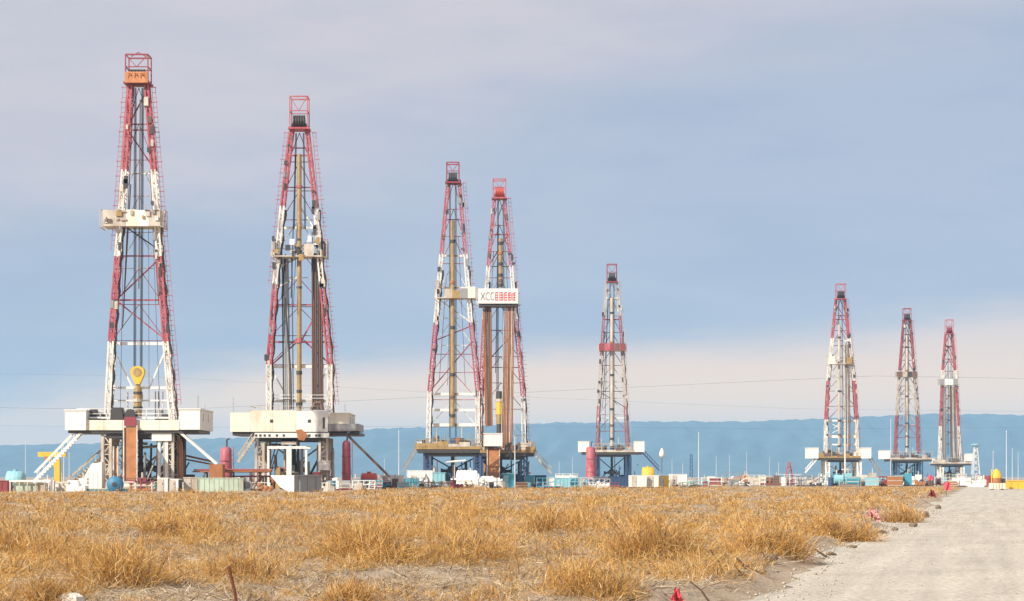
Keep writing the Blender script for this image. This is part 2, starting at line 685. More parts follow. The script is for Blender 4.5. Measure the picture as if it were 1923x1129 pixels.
def back_bracing(root, Y, left, right, p0, p1, n, mats, th=.1, seed=0):
    """thin K-bracing across the back of the mast with hanging lines inside it"""
    r = random.Random(seed)
    for i in range(n):
        a, b = p0 + (p1 - p0) * i / n, p0 + (p1 - p0) * (i + 1) / n
        m = mats(a)
        c = pt((interp(left, a) + interp(right, a)) / 2, a, Y + .75)
        for tab in (left, right):
            MB().bar(c, pt(interp(tab, b), b, Y + .75), th).build('diagonal_brace', m, root)
        MB().bar(pt(interp(left, b), b, Y + .78), pt(interp(right, b), b, Y + .78), th).build('cross_beam', m, root)
    for k in range(4):
        t = r.uniform(.12, .88)
        q0, q1 = p0 + (p1 - p0) * r.uniform(0, .45), p0 + (p1 - p0) * r.uniform(.7, 1)
        xa = interp(left, q0) + (interp(right, q0) - interp(left, q0)) * t
        xb = interp(left, q1) + (interp(right, q1) - interp(left, q1)) * (t + r.uniform(-.08, .08))
        MB().tube(pt(xb, q1, Y + r.uniform(-.4, .5)), pt(xa, q0, Y + r.uniform(-.4, .5)), r.uniform(.035, .09), 5).build('hanging_line', r.choice(('dark', 'brown', 'cable', 'grey')), root)
    for k in range(26):
        tab = r.choice((left, right))
        q = r.uniform(p0, p1)
        c = pt(interp(tab, q), q, Y) + Vector((r.uniform(-.4, .5), -1.0, 0))
        w, h = r.uniform(.1, .28), r.uniform(.15, .6)
        MB().box(c.x - w, c.x + w, c.y, c.y + .3, c.z - h, c.z + h).build('mast_fitting', r.choice(('dark', 'brown', 'dirty', 'grey', 'dark')), root)


def ladder(root, Y, tab, dpx, p0, p1, mat, step=0.62):
    mb = MB()
    n = int((p1 - p0) * mpp(Y) / step)
    for off in (-0.22, 0.22):
        mb.bar(pt(interp(tab, p0) + dpx, p0, Y) + Vector((off, 0, 0)), pt(interp(tab, p1) + dpx, p1, Y) + Vector((off, 0, 0)), 0.05)
    for i in range(n):
        py = p0 + (p1 - p0) * i / n
        c = pt(interp(tab, py) + dpx, py, Y)
        mb.bar(c - Vector((0.24, 0, 0)), c + Vector((0.24, 0, 0)), 0.055)
        if i % 3 == 0:
            for s in (-1, 1):
                mb.bar(c + Vector((0.3 * s, 0, 0)), c + Vector((0.3 * s, -0.55, 0)), 0.05)
            mb.bar(c + Vector((-0.3, -0.55, 0)), c + Vector((0.3, -0.55, 0)), 0.05)
    mb.build('ladder', mat, root)


def lines(root, Y, px0, px1, py0, py1, px0b=None, px1b=None, n=4, r=0.035, sp=0.085, mat='cable'):
    for pa, pb in ((px0, px0b), (px1, px1b)):
        if pa is None:
            continue
        pb = pa if pb is None else pb
        for i in range(n):
            o = Vector(((i - (n - 1) / 2) * sp, (i % 2) * 0.09, 0))
            MB().tube(pt(pa, py0, Y) + o, pt(pb, py1, Y) + o, r, 5).build('drilling_line', mat, root)


def crown(root, Y, px0, px1, pytop, pyblock, pybase, frame, block, sign=None):
    """gantry cage on top of the mast, with the sheave block under it"""
    a, b = pt(px0, pytop, Y), pt(px1, pybase, Y)
    mb = MB()
    y0, y1 = Y - 1.2, Y + 1.2
    for x in (a.x, b.x):
        for y in (y0, y1):
            mb.bar((x, y, b.z), (x, y, a.z), 0.14)
    for z in (a.z, (a.z + b.z) / 2 + 0.2):
        for y in (y0, y1):
            mb.bar((a.x, y, z), (b.x, y, z), 0.12 if z < a.z else 0.18)
        for x in (a.x, b.x):
            mb.bar((x, y0, z), (x, y1, z), 0.12)
    mb.bar((a.x, y0, a.z), ((a.x + b.x) / 2, y0, (a.z + b.z) / 2 + 0.2), 0.09)
    mb.bar((b.x, y0, a.z), ((a.x + b.x) / 2, y0, (a.z + b.z) / 2 + 0.2), 0.09)
    fr = mb.build('crown_frame', frame, root)
    zb = pt(0, pyblock, Y).z
    deck = MB().box(a.x - 0.25, b.x + 0.25, y0 - 0.2, y1 + 0.2, b.z - 0.15, b.z + 0.1)
    deck.build('crown_deck', frame, root)
    cw = MB()
    for k in range(5):
        cw.lathe((a.x + (b.x - a.x) * (0.22 + 0.14 * k), Y - 0.5, (zb + b.z) / 2 + .1), [(0.2, -0.16), (1.05, -0.11), (0.9, 0.0), (1.05, 0.11), (0.2, 0.16)], 14, 0, 'x')
    cw.box(a.x + .2, b.x - .2, Y - 1.0, Y + .6, b.z + .1, (zb + b.z) / 2 - .1)
    cw.build('crown_block', block, root, True)
    if sign:
        s = MB().box(a.x - 0.05, b.x + 0.05, y0 - 0.32, y0 - 0.25, b.z - 0.1, zb)
        sg = s.build('sign_board', sign, root)
        ink = MB()
        zc, h = (b.z + zb) / 2 + 0.15, (zb - b.z) * 0.30
        w = (b.x - a.x) / 3.4
        yk = y0 - 0.325
        for i in range(3):
            xc = a.x + (b.x - a.x) * (0.22 + 0.28 * i)
            for (u0, v0, u1, v1) in ((-.4, .6, .4, .7), (-.1, .9, -.25, -.9), (-.4, -.1, .35, .05), (.1, .4, .4, -.8)):
                ink.bar((xc + u0 * w, yk, zc + v0 * h), (xc + u1 * w, yk, zc + v1 * h), 0.03, 0.14)
        ink.build('lettering', 'rust', sg)


def racking(root, Y, px0, px1, py0, py1, mats, front=-1.6, back=1.8, ragged=False):
    """monkey board: a deck with wind panels round it"""
    a, b = pt(px0, py1, Y + front), pt(px1, py0, Y + front)
    dk = MB().box(a.x, b.x, Y + front, Y + back, a.z, a.z + 0.18).build('racking_platform', 'dirty', root)
    n = max(3, int((b.x - a.x) / 1.25))
    for i in range(n):
        x0 = a.x + (b.x - a.x) * i / n
        x1 = a.x + (b.x - a.x) * (i + 1) / n
        top = b.z + (rnd.uniform(-0.5, 0.15) if ragged else rnd.uniform(-0.05, 0.05))
        if ragged and rnd.random() < 0.25:
            continue
        MB().box(x0 + 0.02, x1 - 0.02, Y + front - 0.05, Y + front - 0.002, a.z + 0.02, top).build('wind_panel', mats[i % len(mats)], dk)
    for x, m in ((a.x, mats[0]), (b.x, mats[-1])):
        MB().box(x - 0.03, x + 0.03, Y + front + 0.02, Y + back, a.z + 0.19, b.z - 0.05).build('wind_panel', m, dk)
    for x in (a.x - 0.35, b.x + 0.35):
        r = MB()
        for i in range(4):
            y = Y + front + (back - front) * i / 3
            r.bar((x, y, a.z - 0.1), (x, y, b.z + 0.1), 0.07)
        r.bar((x, Y + front, b.z + 0.1), (x, Y + back, b.z + 0.1), 0.07)
        r.bar((x, Y + front, a.z - 0.1), (x, Y + back, a.z - 0.1), 0.1)
        s = 0.45 if x < a.x else -0.45
        r.bar((x, Y + front, a.z - 0.1), (x + s, Y + front, a.z + 0.05), 0.07)
        r.bar((x, Y + back, a.z - 0.1), (x + s, Y + back, a.z + 0.05), 0.07)
        r.build('guard_rail', 'dirty', dk)


def pipe_stand(Y, px0, px1, py0, py1, px0b, px1b, mat, label, rows=2, group='racked drill pipe'):
    """a bundle of racked drill pipe leaning in the mast; every pipe a part"""
    a0, b0 = pt(px0, py0, Y), pt(px1, py0, Y)
    a1, b1 = pt(px0b, py1, Y), pt(px1b, py1, Y)
    root = thing('drill_pipe_stand', label, 'drill pipes', ((a1.x + b1.x) / 2, Y, a1.z), group)
    n = max(4, int((b0.x - a0.x) / 0.25))
    for r in range(rows):
        for i in range(n):
            t = (i + 0.5 + 0.25 * (r % 2)) / n
            top = a0.lerp(b0, t) + Vector((0, r * 0.2, rnd.uniform(-0.3, 0.25)))
            bot = a1.lerp(b1, t) + Vector((0, r * 0.2 - 0.5, 0))
            MB().tube(bot, top + Vector((rnd.uniform(-.06, .06), 0, rnd.uniform(-.5, .3))), rnd.uniform(.085, .125), 6).build('pipe', rnd.choice([mat, mat, 'brown', 'brown', 'rust' if mat != 'grey' else 'grey', 'dark' if mat != 'rust' else 'mustard', 'dirty']), root)
    return root


def doghouse(root, px0, px1, py0, py1, Y0, Y1, mat='white', windows=1, name='doghouse'):
    a, b = pt(px0, py1, Y0), pt(px1, py0, Y0)
    body = MB().box(a.x, b.x, Y0, Y1, a.z, b.z - 0.08).build(name, mat, root)
    MB().box(a.x - 0.12, b.x + 0.12, Y0 - 0.12, Y1 + 0.12, b.z - 0.078, b.z + 0.05).build('roof', mat, body)
    for x in (a.x + 0.06, (a.x + b.x) / 2, b.x - 0.06):
        MB().box(x - 0.03, x + 0.03, Y0 - 0.02, Y0 - 0.002, a.z + 0.05, b.z - 0.1).build('wall_rib', mat, body)
    n = int((Y1 - Y0) / 1.1)
    for i in range(n + 1):
        y = Y0 + (Y1 - Y0) * i / n
        MB().box(b.x + 0.002, b.x + 0.035, y - 0.03, y + 0.03, a.z + 0.05, b.z - 0.1).build('wall_rib', mat, body)
    h = b.z - a.z
    for i in range(windows):
        yc = Y0 + (Y1 - Y0) * (0.3 + 0.4 * i)
        MB().box(b.x + 0.003, b.x + 0.045, yc - 0.4, yc + 0.4, a.z + h * 0.45, a.z + h * 0.8).build('window', 'glass', body)
    return body


def substructure(root, x0, x1, y0, y1, ztop, mat, dark='dark', nx=3):
    """columns, beams and diagonals under the drill floor, standing on two long skid boxes"""
    for x in (x0, x1):
        MB().box(x - 0.75, x + 0.75, y0 - 0.6, y1 + 0.6, 0.0, 1.0).build('skid_box', mat, root)
    for x in (x0, x1):
        for i in range(nx):
            y = y0 + (y1 - y0) * i / (nx - 1)
            for s in (-0.5, 0.5):
                MB().bar((x + s, y, 1.0), (x + s, y, ztop - 0.5), 0.34).build('column', mat, root)
            k = MB()
            m = 5
            for j in range(m):
                za, zb = 1.0 + (ztop - 1.5) * j / m, 1.0 + (ztop - 1.5) * (j + 1) / m
                s = 1 if j % 2 else -1
                k.bar((x - 0.5 * s, y, za), (x + 0.5 * s, y, zb), 0.12)
                k.bar((x - 0.5, y, zb), (x + 0.5, y, zb), 0.12)
            k.build('column_lacing', mat, root)
        for i in range(nx - 1):
            ya, yb = y0 + (y1 - y0) * i / (nx - 1), y0 + (y1 - y0) * (i + 1) / (nx - 1)
            MB().bar((x, ya, 1.0), (x, yb, ztop - 0.6), 0.2).build('diagonal_brace', mat, root)
            MB().bar((x, yb, 1.0), (x, ya, ztop - 0.6), 0.2).build('diagonal_brace', mat, root)
    for y in (y0, y1):
        MB().bar((x0, y, ztop - 0.75), (x1, y, ztop - 0.75), 0.4, 0.5).build('floor_beam', dark, root)
    MB().bar((x0 + .6, y1, 1.2), (x1 - .6, y1, ztop - 1.2), 0.22).build('diagonal_brace', mat, root)
    MB().bar((x1 - .6, y1, 1.2), (x0 + .6, y1, ztop - 1.2), 0.22).build('diagonal_brace', mat, root)


def clutter(root, x0, x1, y0, y1, ztop, n, seed, mats=('dirty', 'rust', 'dark', 'brown', 'grey', 'dirty', 'darkred')):
    """pipework, valves and small vessels packed under the floor"""
    r = random.Random(seed)
    for i in range(n):
        x, y = r.uniform(x0, x1), r.uniform(y0, y1)
        k = r.random()
        m = r.choice(mats)
        if k < .45:
            h = r.uniform(.45, 1.0) * (ztop - .6)
            MB().tube((x, y, 0), (x + r.uniform(-.2, .2), y, h), r.uniform(.08, .26), 7).build('riser_pipe', m, root)
        elif k < .62:
            z = r.uniform(.6, ztop - 1.2)
            MB().tube((x, y, z), (min(x1, x + r.uniform(1, 3.5)), y + r.uniform(-1, 1), z + r.uniform(-.3, .3)), r.uniform(.08, .2), 7).build('cross_pipe', m, root)
        elif k < .78:
            h, w = r.uniform(1.0, 2.6), r.uniform(.5, 1.2)
            b = MB().box(x - w / 2, x + w / 2, y, y + w, 0, h).build('cabinet', m, root)
            MB().box(x - w * .3, x + w * .3, y - .04, y - .003, h * .35, h * .8).build('cabinet_door', r.choice(('dark', 'dirty', 'grey')), b)
        elif k < .9:
            q = r.uniform(.35, .8)
            MB().lathe((x, y, 0), [(q * .8, 0), (q, .2), (q, 1.4), (q * .6, 1.9), (.1, 2.0)], 12).build('vessel', m, root)
        else:
            MB().bar((x, y, r.uniform(0, .5)), (min(x1, x + r.uniform(1.5, 3)), y, r.uniform(2.5, ztop - .8)), .16).build('inclined_pipe', m, root)


def bop(root, X, Y, ztop, mat='dark'):
    """blow-out preventer stack and flow riser under the rotary table"""
    mb = MB()
    mb.lathe((X, Y, 0.02), [(0.5, 0), (0.5, 0.5), (0.75, 0.5), (0.75, 0.8), (0.45, 0.8), (0.45, 1.3), (0.9, 1.35), (0.9, 2.1),
                            (0.5, 2.2), (0.5, 2.5), (0.85, 2.6), (0.9, 3.4), (0.5, 3.7), (0.3, 3.8), (0.3, ztop - 0.6)], 14)
    for z in (1.7, 2.95):
        mb.tube((X - 1.7, Y, z), (X + 1.7, Y, z), 0.28, 10)
        for s in (-1, 1):
            mb.tube((X + s * 1.7, Y, z), (X + s * 2.0, Y, z), 0.42, 10)
    mb.build('blowout_preventer', mat, root, False)


def machine(root, x0, x1, y0, y1, z, h, mat, dark='dark', name='winch'):
    """drawworks-like machine: base frame, housing, drum and guard"""
    b = MB().box(x0, x1, y0, y1, z, z + 0.25).build(name, dark, root)
    hs = MB()
    zc = z + 0.25
    hs.prism([(x0 + 0.1, y0 + 0.1, zc), (x0 + 0.1 + (x1 - x0) * 0.5, y0 + 0.1, zc), (x0 + 0.1 + (x1 - x0) * 0.42, y0 + 0.1, z + h),
              (x0 + 0.3, y0 + 0.1, z + h)], (0, (y1 - y0) - 0.2, 0))
    hs.build('housing', mat, b)
    dr = MB()
    r = min(h * 0.42, (x1 - x0) * 0.2)
    dr.lathe((x0 + (x1 - x0) * 0.78, y0 + 0.15, z + 0.25 + r), [(r, 0), (r, 0.12), (r * 0.6, 0.12), (r * 0.6, (y1 - y0) - 0.4), (r, (y1 - y0) - 0.4), (r, (y1 - y0) - 0.3)], 16, 0, 'y')
    dr.build('drum', dark, b)
    return b


def travelling_block(root, Y, px, pytop, pybot, w, mat='yellow'):
    a, b = pt(px, pytop, Y), pt(px, pybot, Y)
    h = a.z - b.z
    out = []
    prof = [(0.0, 1.0), (0.55, 0.97), (0.9, 0.85), (1.0, 0.70), (0.92, 0.52), (0.6, 0.25), (0.32, 0.0)]
    out = [(a.x + r * w / 2, Y - 0.5, b.z + t * h) for r, t in prof] + [(a.x - r * w / 2, Y - 0.5, b.z + t * h) for r, t in prof[::-1][:-1]]
    mb = MB()
    mb.prism(out, (0, 1.0, 0))
    blk = mb.build('travelling_block', mat, root)
    pl = MB()
    pl.lathe((a.x, Y - 0.53, b.z + h * 0.66), [(0.15, -0.03), (w * 0.32, -0.02), (w * 0.32, 0.03)], 16, 0, 'y')
    pl.build('sheave_cover', 'mustard', blk)
    hk = MB()
    hk.tube((a.x, Y, b.z + 0.1), (a.x, Y, b.z - 0.9), 0.32, 10)
    pts = [(a.x + 0.5 * math.sin(t), Y, b.z - 1.5 + 0.6 * math.cos(t)) for t in np.linspace(0, 4.6, 10)]
    hk.path(pts, 0.17, 8)
    hk.build('hook', 'mustard', blk)
    return blk


def kelly(root, Y, px, py0, py1, r, mat, bands, px1=None, name='top_drive_rail'):
    px1 = px if px1 is None else px1
    o = MB().tube(pt(px1, py1, Y), pt(px, py0, Y), r, 10).build(name, mat, root)
    for (q, hh, m, k) in bands:
        t = (q - py0) / (py1 - py0)
        c = pt(px + (px1 - px) * t, q, Y)
        MB().tube(c - Vector((0, 0, hh / 2)), c + Vector((0, 0, hh / 2)), r * k, 10).build('clamp', m, o)
    return o


def ramp(root, px0, px1, py0, py1, Y0, Y1, mat='rust'):
    """V-door ramp: a steel slide from the floor edge to the ground in front"""
    t0, t1 = pt(px0, py0, Y0), pt(px1, py0, Y0)
    b0, b1 = pt(px0, py1, Y1), pt(px1, py1, Y1)
    mb = MB()
    dn = Vector((0, 0.25, -0.25))
    mb.add([t0, t1, b1, b0, t0 + dn, t1 + dn, b1 + dn, b0 + dn], MB.BOXF)
    r = mb.build('pipe_ramp', mat, root)
    for (a, b) in ((t0, b0), (t1, b1)):
        MB().bar(a + Vector((0, 0, 0.1)), b + Vector((0, 0, 0.1)), 0.16, 0.4).build('ramp_edge', 'dirty', r)


def rig_root(label, px, Y):
    return thing('drilling_rig', label, 'drilling rig', (gx(px, Y), Y, 0), 'oil drilling rigs on the plain')


# ---- rig 1: tall, yellow block hanging, white cabins on both sides of the floor
def rig_one():
    Y = 260.0
    R = rig_root('tallest drilling rig, yellow travelling block hanging in its open mast, orange board at its crown', 262, Y)
    Lt = [(160, 245.5), (316, 235), (480, 222), (636, 211), (770, 203)]
    Rt = [(160, 276), (316, 289), (480, 300), (636, 312), (770, 326)]
    mast(R, Y, Lt, Rt, [(160, 'red'), (320, 'mwhite'), (482, 'red'), (642, 'mwhite')], 800, tray=(425, 800))
    for py, m, th in ((232, 'red', .16), (243, 'red', .16), (480, 'darkred', .18), (563, 'red', .2), (645, 'white', .34), (728, 'white', .28), (752, 'white', .2), (325, 'white', .16)):
        beam(R, Y, Lt, Rt, py, m, th)
    for p, q, m in ((232, 165, 'darkred'), (245, 318, 'darkred'), (563, 483, 'darkred'), (563, 640, 'red'), (420, 470, 'dark')):
        beam(R, Y, Lt, Rt, p, m, 0.17, 0.6, q)
    for p, q in ((650, 726), ):
        a, b = pt(interp(Lt, p), p, Y + .6), pt(248, q, Y + .6)
        MB().bar(a, b, .18).build('diagonal_brace', 'white', R)
        a, b = pt(interp(Rt, p), p, Y + .6), pt(282, q, Y + .6)
        MB().bar(a, b, .18).build('diagonal_brace', 'white', R)
    ladder(R, Y - .3, Rt, 12, 165, 760, 'red')
    back_bracing(R, Y, Lt, Rt, 165, 640, 7, lambda p: 'darkred' if p < 300 or p > 460 else 'dirty', .08, 1)
    ladder(R, Y + .5, Lt, -11, 165, 470, 'red')
    crown(R, Y, 239, 281, 106, 139, 158, 'darkred', 'dark', 'orange')
    g = pt(260, 106, Y)
    MB().bar((g.x - 0.9, Y, g.z), (g.x, Y, g.z + 0.5), 0.1).bar((g.x + 0.9, Y, g.z), (g.x, Y, g.z + 0.5), 0.1).build('gin_pole', 'darkred', R)
    racking(R, Y, 193, 301, 394, 425, ['dirty', 'dirty', 'cream', 'white', 'dirty', 'white', 'mustard', 'dirty'])
    bits = random.Random(4)
    for k in range(16):
        q = pt(bits.uniform(194, 312), bits.uniform(390, 430), Y - 1.75)
        w, h = bits.uniform(.08, .4), bits.uniform(.08, .35)
        MB().box(q.x - w, q.x + w, q.y - .1, q.y + .04, q.z - h, q.z + h).build('board_fitting', bits.choice(('dirty', 'brown', 'grey', 'white', 'mustard')), R)
    lines(R, Y, 254, 268, 165, 690, 253, 265, n=4)
    lines(R, Y + .4, 232, None, 440, 765, 226, None, n=1, r=0.03)
    lines(R, Y + .4, 279, 287, 430, 765, 280, 300, n=1, r=0.03)
    travelling_block(R, Y, 259, 688, 722, 1.75)
    kelly(R, Y, 259, 728, 782, .5, 'mustard', [(738, .3, 'dark', 1.15), (752, .4, 'dirty', 1.25), (766, .3, 'dark', 1.2)], name='swivel')
    # floor
    fy0, fy1 = 255.2, 265.0
    a, b = pt(125, 808, fy0), pt(375, 790, fy0)
    MB().box(a.x + 0.1, b.x - .1, fy0 + .12, fy1, a.z + .15, b.z).build('drill_floor', 'grey', R)
    xs_ = [160, 195, 230, 262, 300, 336]
    for i in range(5):
        p, q = pt(xs_[i], 808, fy0), pt(xs_[i + 1], 789, fy0)
        MB().box(p.x + .02, q.x - .02, fy0 + .02, fy0 + .1, p.z, q.z).build('floor_panel', 'cream', R)
    e = MB().box(a.x + .15, b.x - .15, fy0 + .2, fy1 - .1, a.z - .35, a.z + .12)
    e.build('floor_edge_beam', 'dark', R)
    doghouse(R, 122, 161, 770, 808, fy0 - .3, fy1 - 1, 'white', 2)
    doghouse(R, 337, 375, 768, 807, fy0 - .3, fy1 + 1.0, 'white', 2)
    for px in (371, 373, 385):
        c = pt(px, 768, 259)
        MB().bar(c, c + Vector((0, 0, 1.7 if px != 385 else .6)), .06).build('antenna', 'grey', R)
    machine(R, pt(165, 0, 257).x, pt(192, 0, 257).x, 257, 259, pt(0, 789, 257).z, 1.4, 'dark')
    machine(R, pt(206, 0, 255.9).x, pt(256, 0, 255.9).x, 255.5, 257.6, pt(0, 792, 256).z, 1.75, 'dark')
    mb = MB()
    bxp(mb, 233, 255, 783, 800, 254.8, 255.1)
    mb.build('winch_guard', 'darkred', R)
    machine(R, pt(288, 0, 260).x, pt(312, 0, 260).x, 261, 263, pt(0, 789, 262).z, 1.2, 'grey')
    # doors, rails and pipework behind the floor front
    x0, x1 = pt(165, 0, 263).x, pt(335, 0, 263).x
    railing(R, x0, x1, 256.4, 264.5, pt(0, 789, 263).z, 1.2, 'white')
    for px, m in ((292, 'dirty'), (298, 'grey'), (306, 'mwhite'), (240, 'mwhite')):
        MB().tube(pt(px, 789, 262), pt(px, 735, 262), .09, 6).build('stand_pipe', m, R)
    sx0, sx1 = pt(206, 0, 258).x, pt(322, 0, 258).x
    substructure(R, sx0, sx1, 256, 264.3, a.z, 'dirty')
    bop(R, pt(264, 0, 260).x, 260, a.z)
    clutter(R, pt(196, 0, 258).x, pt(345, 0, 258).x, 256.5, 263.5, a.z, 44, 31)
    clutter(R, pt(345, 0, 258).x, pt(395, 0, 258).x, 258, 263, 3.6, 9, 35, ('rust', 'brown', 'darkred', 'dirty'))
    # white hanging box and column pair seen at the right of the substructure
    bx = MB()
    bxp(bx, 285, 322, 811, 828, 255.6, 257.5)
    bx.build('hanging_box', 'white', R)
    for px in (299, 313):
        MB().bar(pt(px, 828, 256), Vector((pt(px, 0, 256).x, 256, 0)), .36).build('column', 'white', R)
    for i in range(5):
        z0 = 1 + i * 1.05
        xa, xb = pt(299, 0, 256).x, pt(313, 0, 256).x
        MB().bar((xa, 256, z0), (xb, 256, z0 + 1.0), .12).build('column_lacing', 'white', R)
    hp = MB()
    for px, k in ((329, .5), (338, .38), (346, .25)):
        hp.tube(pt(px, 812, 261), Vector((pt(px, 0, 261).x, 261, 0)), k, 8)
    hp.build('hose_bundle', 'dark', R)
    ramp(R, 232, 257, 803, 921, 255.0, 245.5)
    ramp(R, 213, 221, 842, 915, 255.3, 250)
    stairs(R, pt(157, 809, 256), pt(66, 903, 256), 1.0, 'white')
    stairs(R, pt(216, 838, 259), pt(128, 914, 259), .9, 'dirty')
    stairs(R, pt(333, 807, 256), pt(408, 872, 256), .8, 'white', False)
    MB().box(pt(395, 0, 256).x, pt(420, 0, 256).x, 255, 257.4, 0, pt(0, 872, 256).z).build('stair_landing', 'rust', R)
    k = MB()
    k.bar(pt(345, 855, 262), pt(404, 868, 262), .25).bar(pt(345, 862, 262), pt(412, 875, 262), .2)
    k.build('flow_line', 'rust', R)


# ---- rig 2
def rig_two():
    Y = 288.0
    R = rig_root('drilling rig with long white front wall on its floor and yellow rail down the mast', 562, Y)
    Lt = [(240, 549), (388, 531), (535, 517), (685, 506), (790, 506)]
    Rt = [(240, 576), (388, 593), (535, 605), (685, 620), (790, 620)]
    mast(R, Y, Lt, Rt, [(238, 'red'), (388, 'mwhite'), (535, 'red'), (685, 'mwhite')], 812, tray=(395, 800))
    for py, m, th in ((277, 'red', .16), (291, 'red', .2), (351, 'darkred', .14), (427, 'white', .3), (483, 'white', .3), (572, 'red', .2), (642, 'red', .24), (688, 'white', .45), (753, 'white', .4)):
        beam(R, Y, Lt, Rt, py, m, th)
    for a, b, m in (((interp(Rt, 440), 440), (558, 380), 'white'), ((interp(Rt, 435), 435), (560, 470), 'white'),
                    ((509, 693), (542, 750), 'white'), ((616, 693), (582, 750), 'white'),
                    ((604, 572), (566, 640), 'red'), ((620, 684), (575, 644), 'darkred'), ((520, 540), (560, 520), 'white'),
                    ((512, 684), (556, 644), 'darkred'), ((606, 576), (588, 548), 'red'), ((528, 500), (560, 484), 'dirty')):
        MB().bar(pt(*a, Y + .6), pt(*b, Y + .6), .2).build('diagonal_brace', m, R)
    ladder(R, Y - .3, Rt, 13, 250, 760, 'red')
    back_bracing(R, Y, Lt, Rt, 250, 685, 8, lambda p: 'darkred' if p < 370 or p > 520 else 'dirty', .10, 2)
    ladder(R, Y + .4, Lt, -10, 250, 535, 'red')
    crown(R, Y, 546, 579, 184, 222, 243, 'red', 'dark')
    racking(R, Y, 515, 608, 452, 482, ['dirty', 'white', 'grey', 'dirty', 'mustard', 'brown', 'white', 'dark'], ragged=True)
    bits = random.Random(9)
    for k in range(30):
        q = pt(bits.uniform(512, 612), bits.uniform(446, 486), Y - 1.6 + bits.uniform(-.2, 1.5))
        w, h = bits.uniform(.08, .35), bits.uniform(.1, .5)
        MB().box(q.x - w, q.x + w, q.y - .1, q.y + .04, q.z - h, q.z + h).build('board_fitting', bits.choice(('dirty', 'brown', 'dark', 'white', 'mustard', 'dark')), R)
    kelly(R, Y, 562, 290, 772, .33, 'mustard', [(351, .35, 'red', 1.4), (395, 3.2, 'dark', .9), (470, .5, 'dark', 1.3), (540, .3, 'dark', 1.2), (640, .6, 'red', 1.6),
                                               (700, .5, 'dark', 1.25), (735, .4, 'dark', 1.2), (760, .6, 'dark', 1.4)])
    lines(R, Y, 556, 570, 250, 430, 552, 573, n=3)
    lines(R, Y + .3, 541, 548, 485, 770, 545, 551, n=2)
    lines(R, Y + .5, 535, None, 485, 560, 530, None, n=3, r=.06)
    mb = MB()
    mb.path([pt(535, 560, Y), pt(541, 640, Y), pt(546, 700, Y), pt(547, 768, Y)], .14, 6)
    mb.build('mud_hose', 'dark', R)
    fy0, fy1 = 283.2, 293.0
    a, b = pt(432, 811, fy0), pt(676, 774, fy0)
    MB().box(a.x + .2, b.x - .2, fy0 + .15, fy1, a.z + .1, a.z + 1.1).build('drill_floor', 'grey', R)
    for i, (p, q, t, m) in enumerate(((432, 470, 775, 'cream'), (470, 512, 771, 'cream'), (512, 556, 771, 'cream'), (556, 586, 772, 'white'), (586, 616, 772, 'white'))):
        c, d = pt(p, 811, fy0), pt(q, t, fy0)
        pan = MB().box(c.x + .015, d.x - .015, fy0, fy0 + .1, c.z, d.z).build('wall_panel', m, R)
        if i in (2, 3):
            e = pt((506, 581)[i - 2] + (4 if i == 2 else 0), 791, fy0)
            MB().box(e.x - .22, e.x + .22, fy0 - .02, fy0 - .003, e.z - .22, e.z + .22).build('port_hole', 'dark', pan)
    MB().box(pt(606, 0, fy0).x, pt(610, 0, fy0).x, fy0 - .06, fy0 - .003, pt(0, 805, fy0).z, pt(0, 784, fy0).z).build('door_slot', 'dark', R)
    MB().box(a.x + .3, pt(620, 0, fy0).x, fy0 + .3, fy1 - .2, a.z - .5, a.z + .05).build('floor_edge_beam', 'dark', R)
    doghouse(R, 619, 655, 776, 810, fy0 + .4, fy1 + 1.5, 'cream', 2)
    MB().box(pt(432, 0, fy0).x, pt(440, 0, fy0).x, fy0 + .2, fy1, a.z, pt(0, 775, fy0).z).build('wall_panel', 'cream', R)
    MB().box(pt(620, 0, 285).x, pt(676, 0, 285).x, 284, fy1 + 1, a.z - .45, a.z - .1).build('cantilever_deck', 'dark', R)
    mb = MB()
    bxp(mb, 478, 618, 813, 822, fy0 + .1, fy0 + .5)
    lintel = mb.build('floor_girder', 'white', R)
    for px in (481, 489, 497, 506, 520, 533, 581, 594, 600):
        c = pt(px, 818, fy0 + .1)
        MB().box(c.x - .16, c.x + .16, c.y - .03, c.y - .004, c.z - .16, c.z + .16).build('girder_hole', 'dark', lintel)
    mb = MB()
    bxp(mb, 528, 556, 824, 835, 284, 286)
    mb.build('mud_bucket', 'dirty', R)
    mb = MB()
    mb.prism([pt(556, 808, fy0 - .2), pt(566, 806, fy0 - .2), pt(577, 816, fy0 - .2), pt(571, 828, fy0 - .2), pt(560, 826, fy0 - .2)], (0, .15, 0))
    mb.build('rust_stain', 'rust', R)  # thin rust plate stands in for orange-brown staining on the wall
    mb = MB()
    bxp(mb, 502, 583, 838, 843, 284, 284.6)
    mb.build('cross_girder', 'white', R)
    for px, m, w in ((543, 'white', .7), (504, 'white', .3), (567, 'dark', .4), (575, 'white', .3)):
        MB().bar(pt(px, 838, 284.3), Vector((pt(px, 0, 284.3).x, 284.3, 0)), w).build('column', m, R)
    substructure(R, pt(494, 0, 288).x, pt(612, 0, 288).x, 284.2, 292, a.z - .3, 'dirty')
    bop(R, pt(552, 0, 288).x, 288, a.z)
    clutter(R, pt(482, 0, 286).x, pt(625, 0, 286).x, 285, 291.5, a.z - .4, 46, 32)
    clutter(R, pt(440, 0, 286).x, pt(482, 0, 286).x, 284, 289, 3.4, 8, 36, ('rust', 'brown', 'darkred', 'dirty'))
    doghouse(R, 598, 618, 866, 883, 283.5, 285, 'white', 0, 'control_cabinet')
    machine(R, pt(515, 0, 284).x, pt(536, 0, 284).x, 284, 286, .02, 3.2, 'mustard', name='pump')
    machine(R, pt(540, 0, 285).x, pt(566, 0, 285).x, 285.5, 287.5, .02, 3.6, 'dark', name='pump')
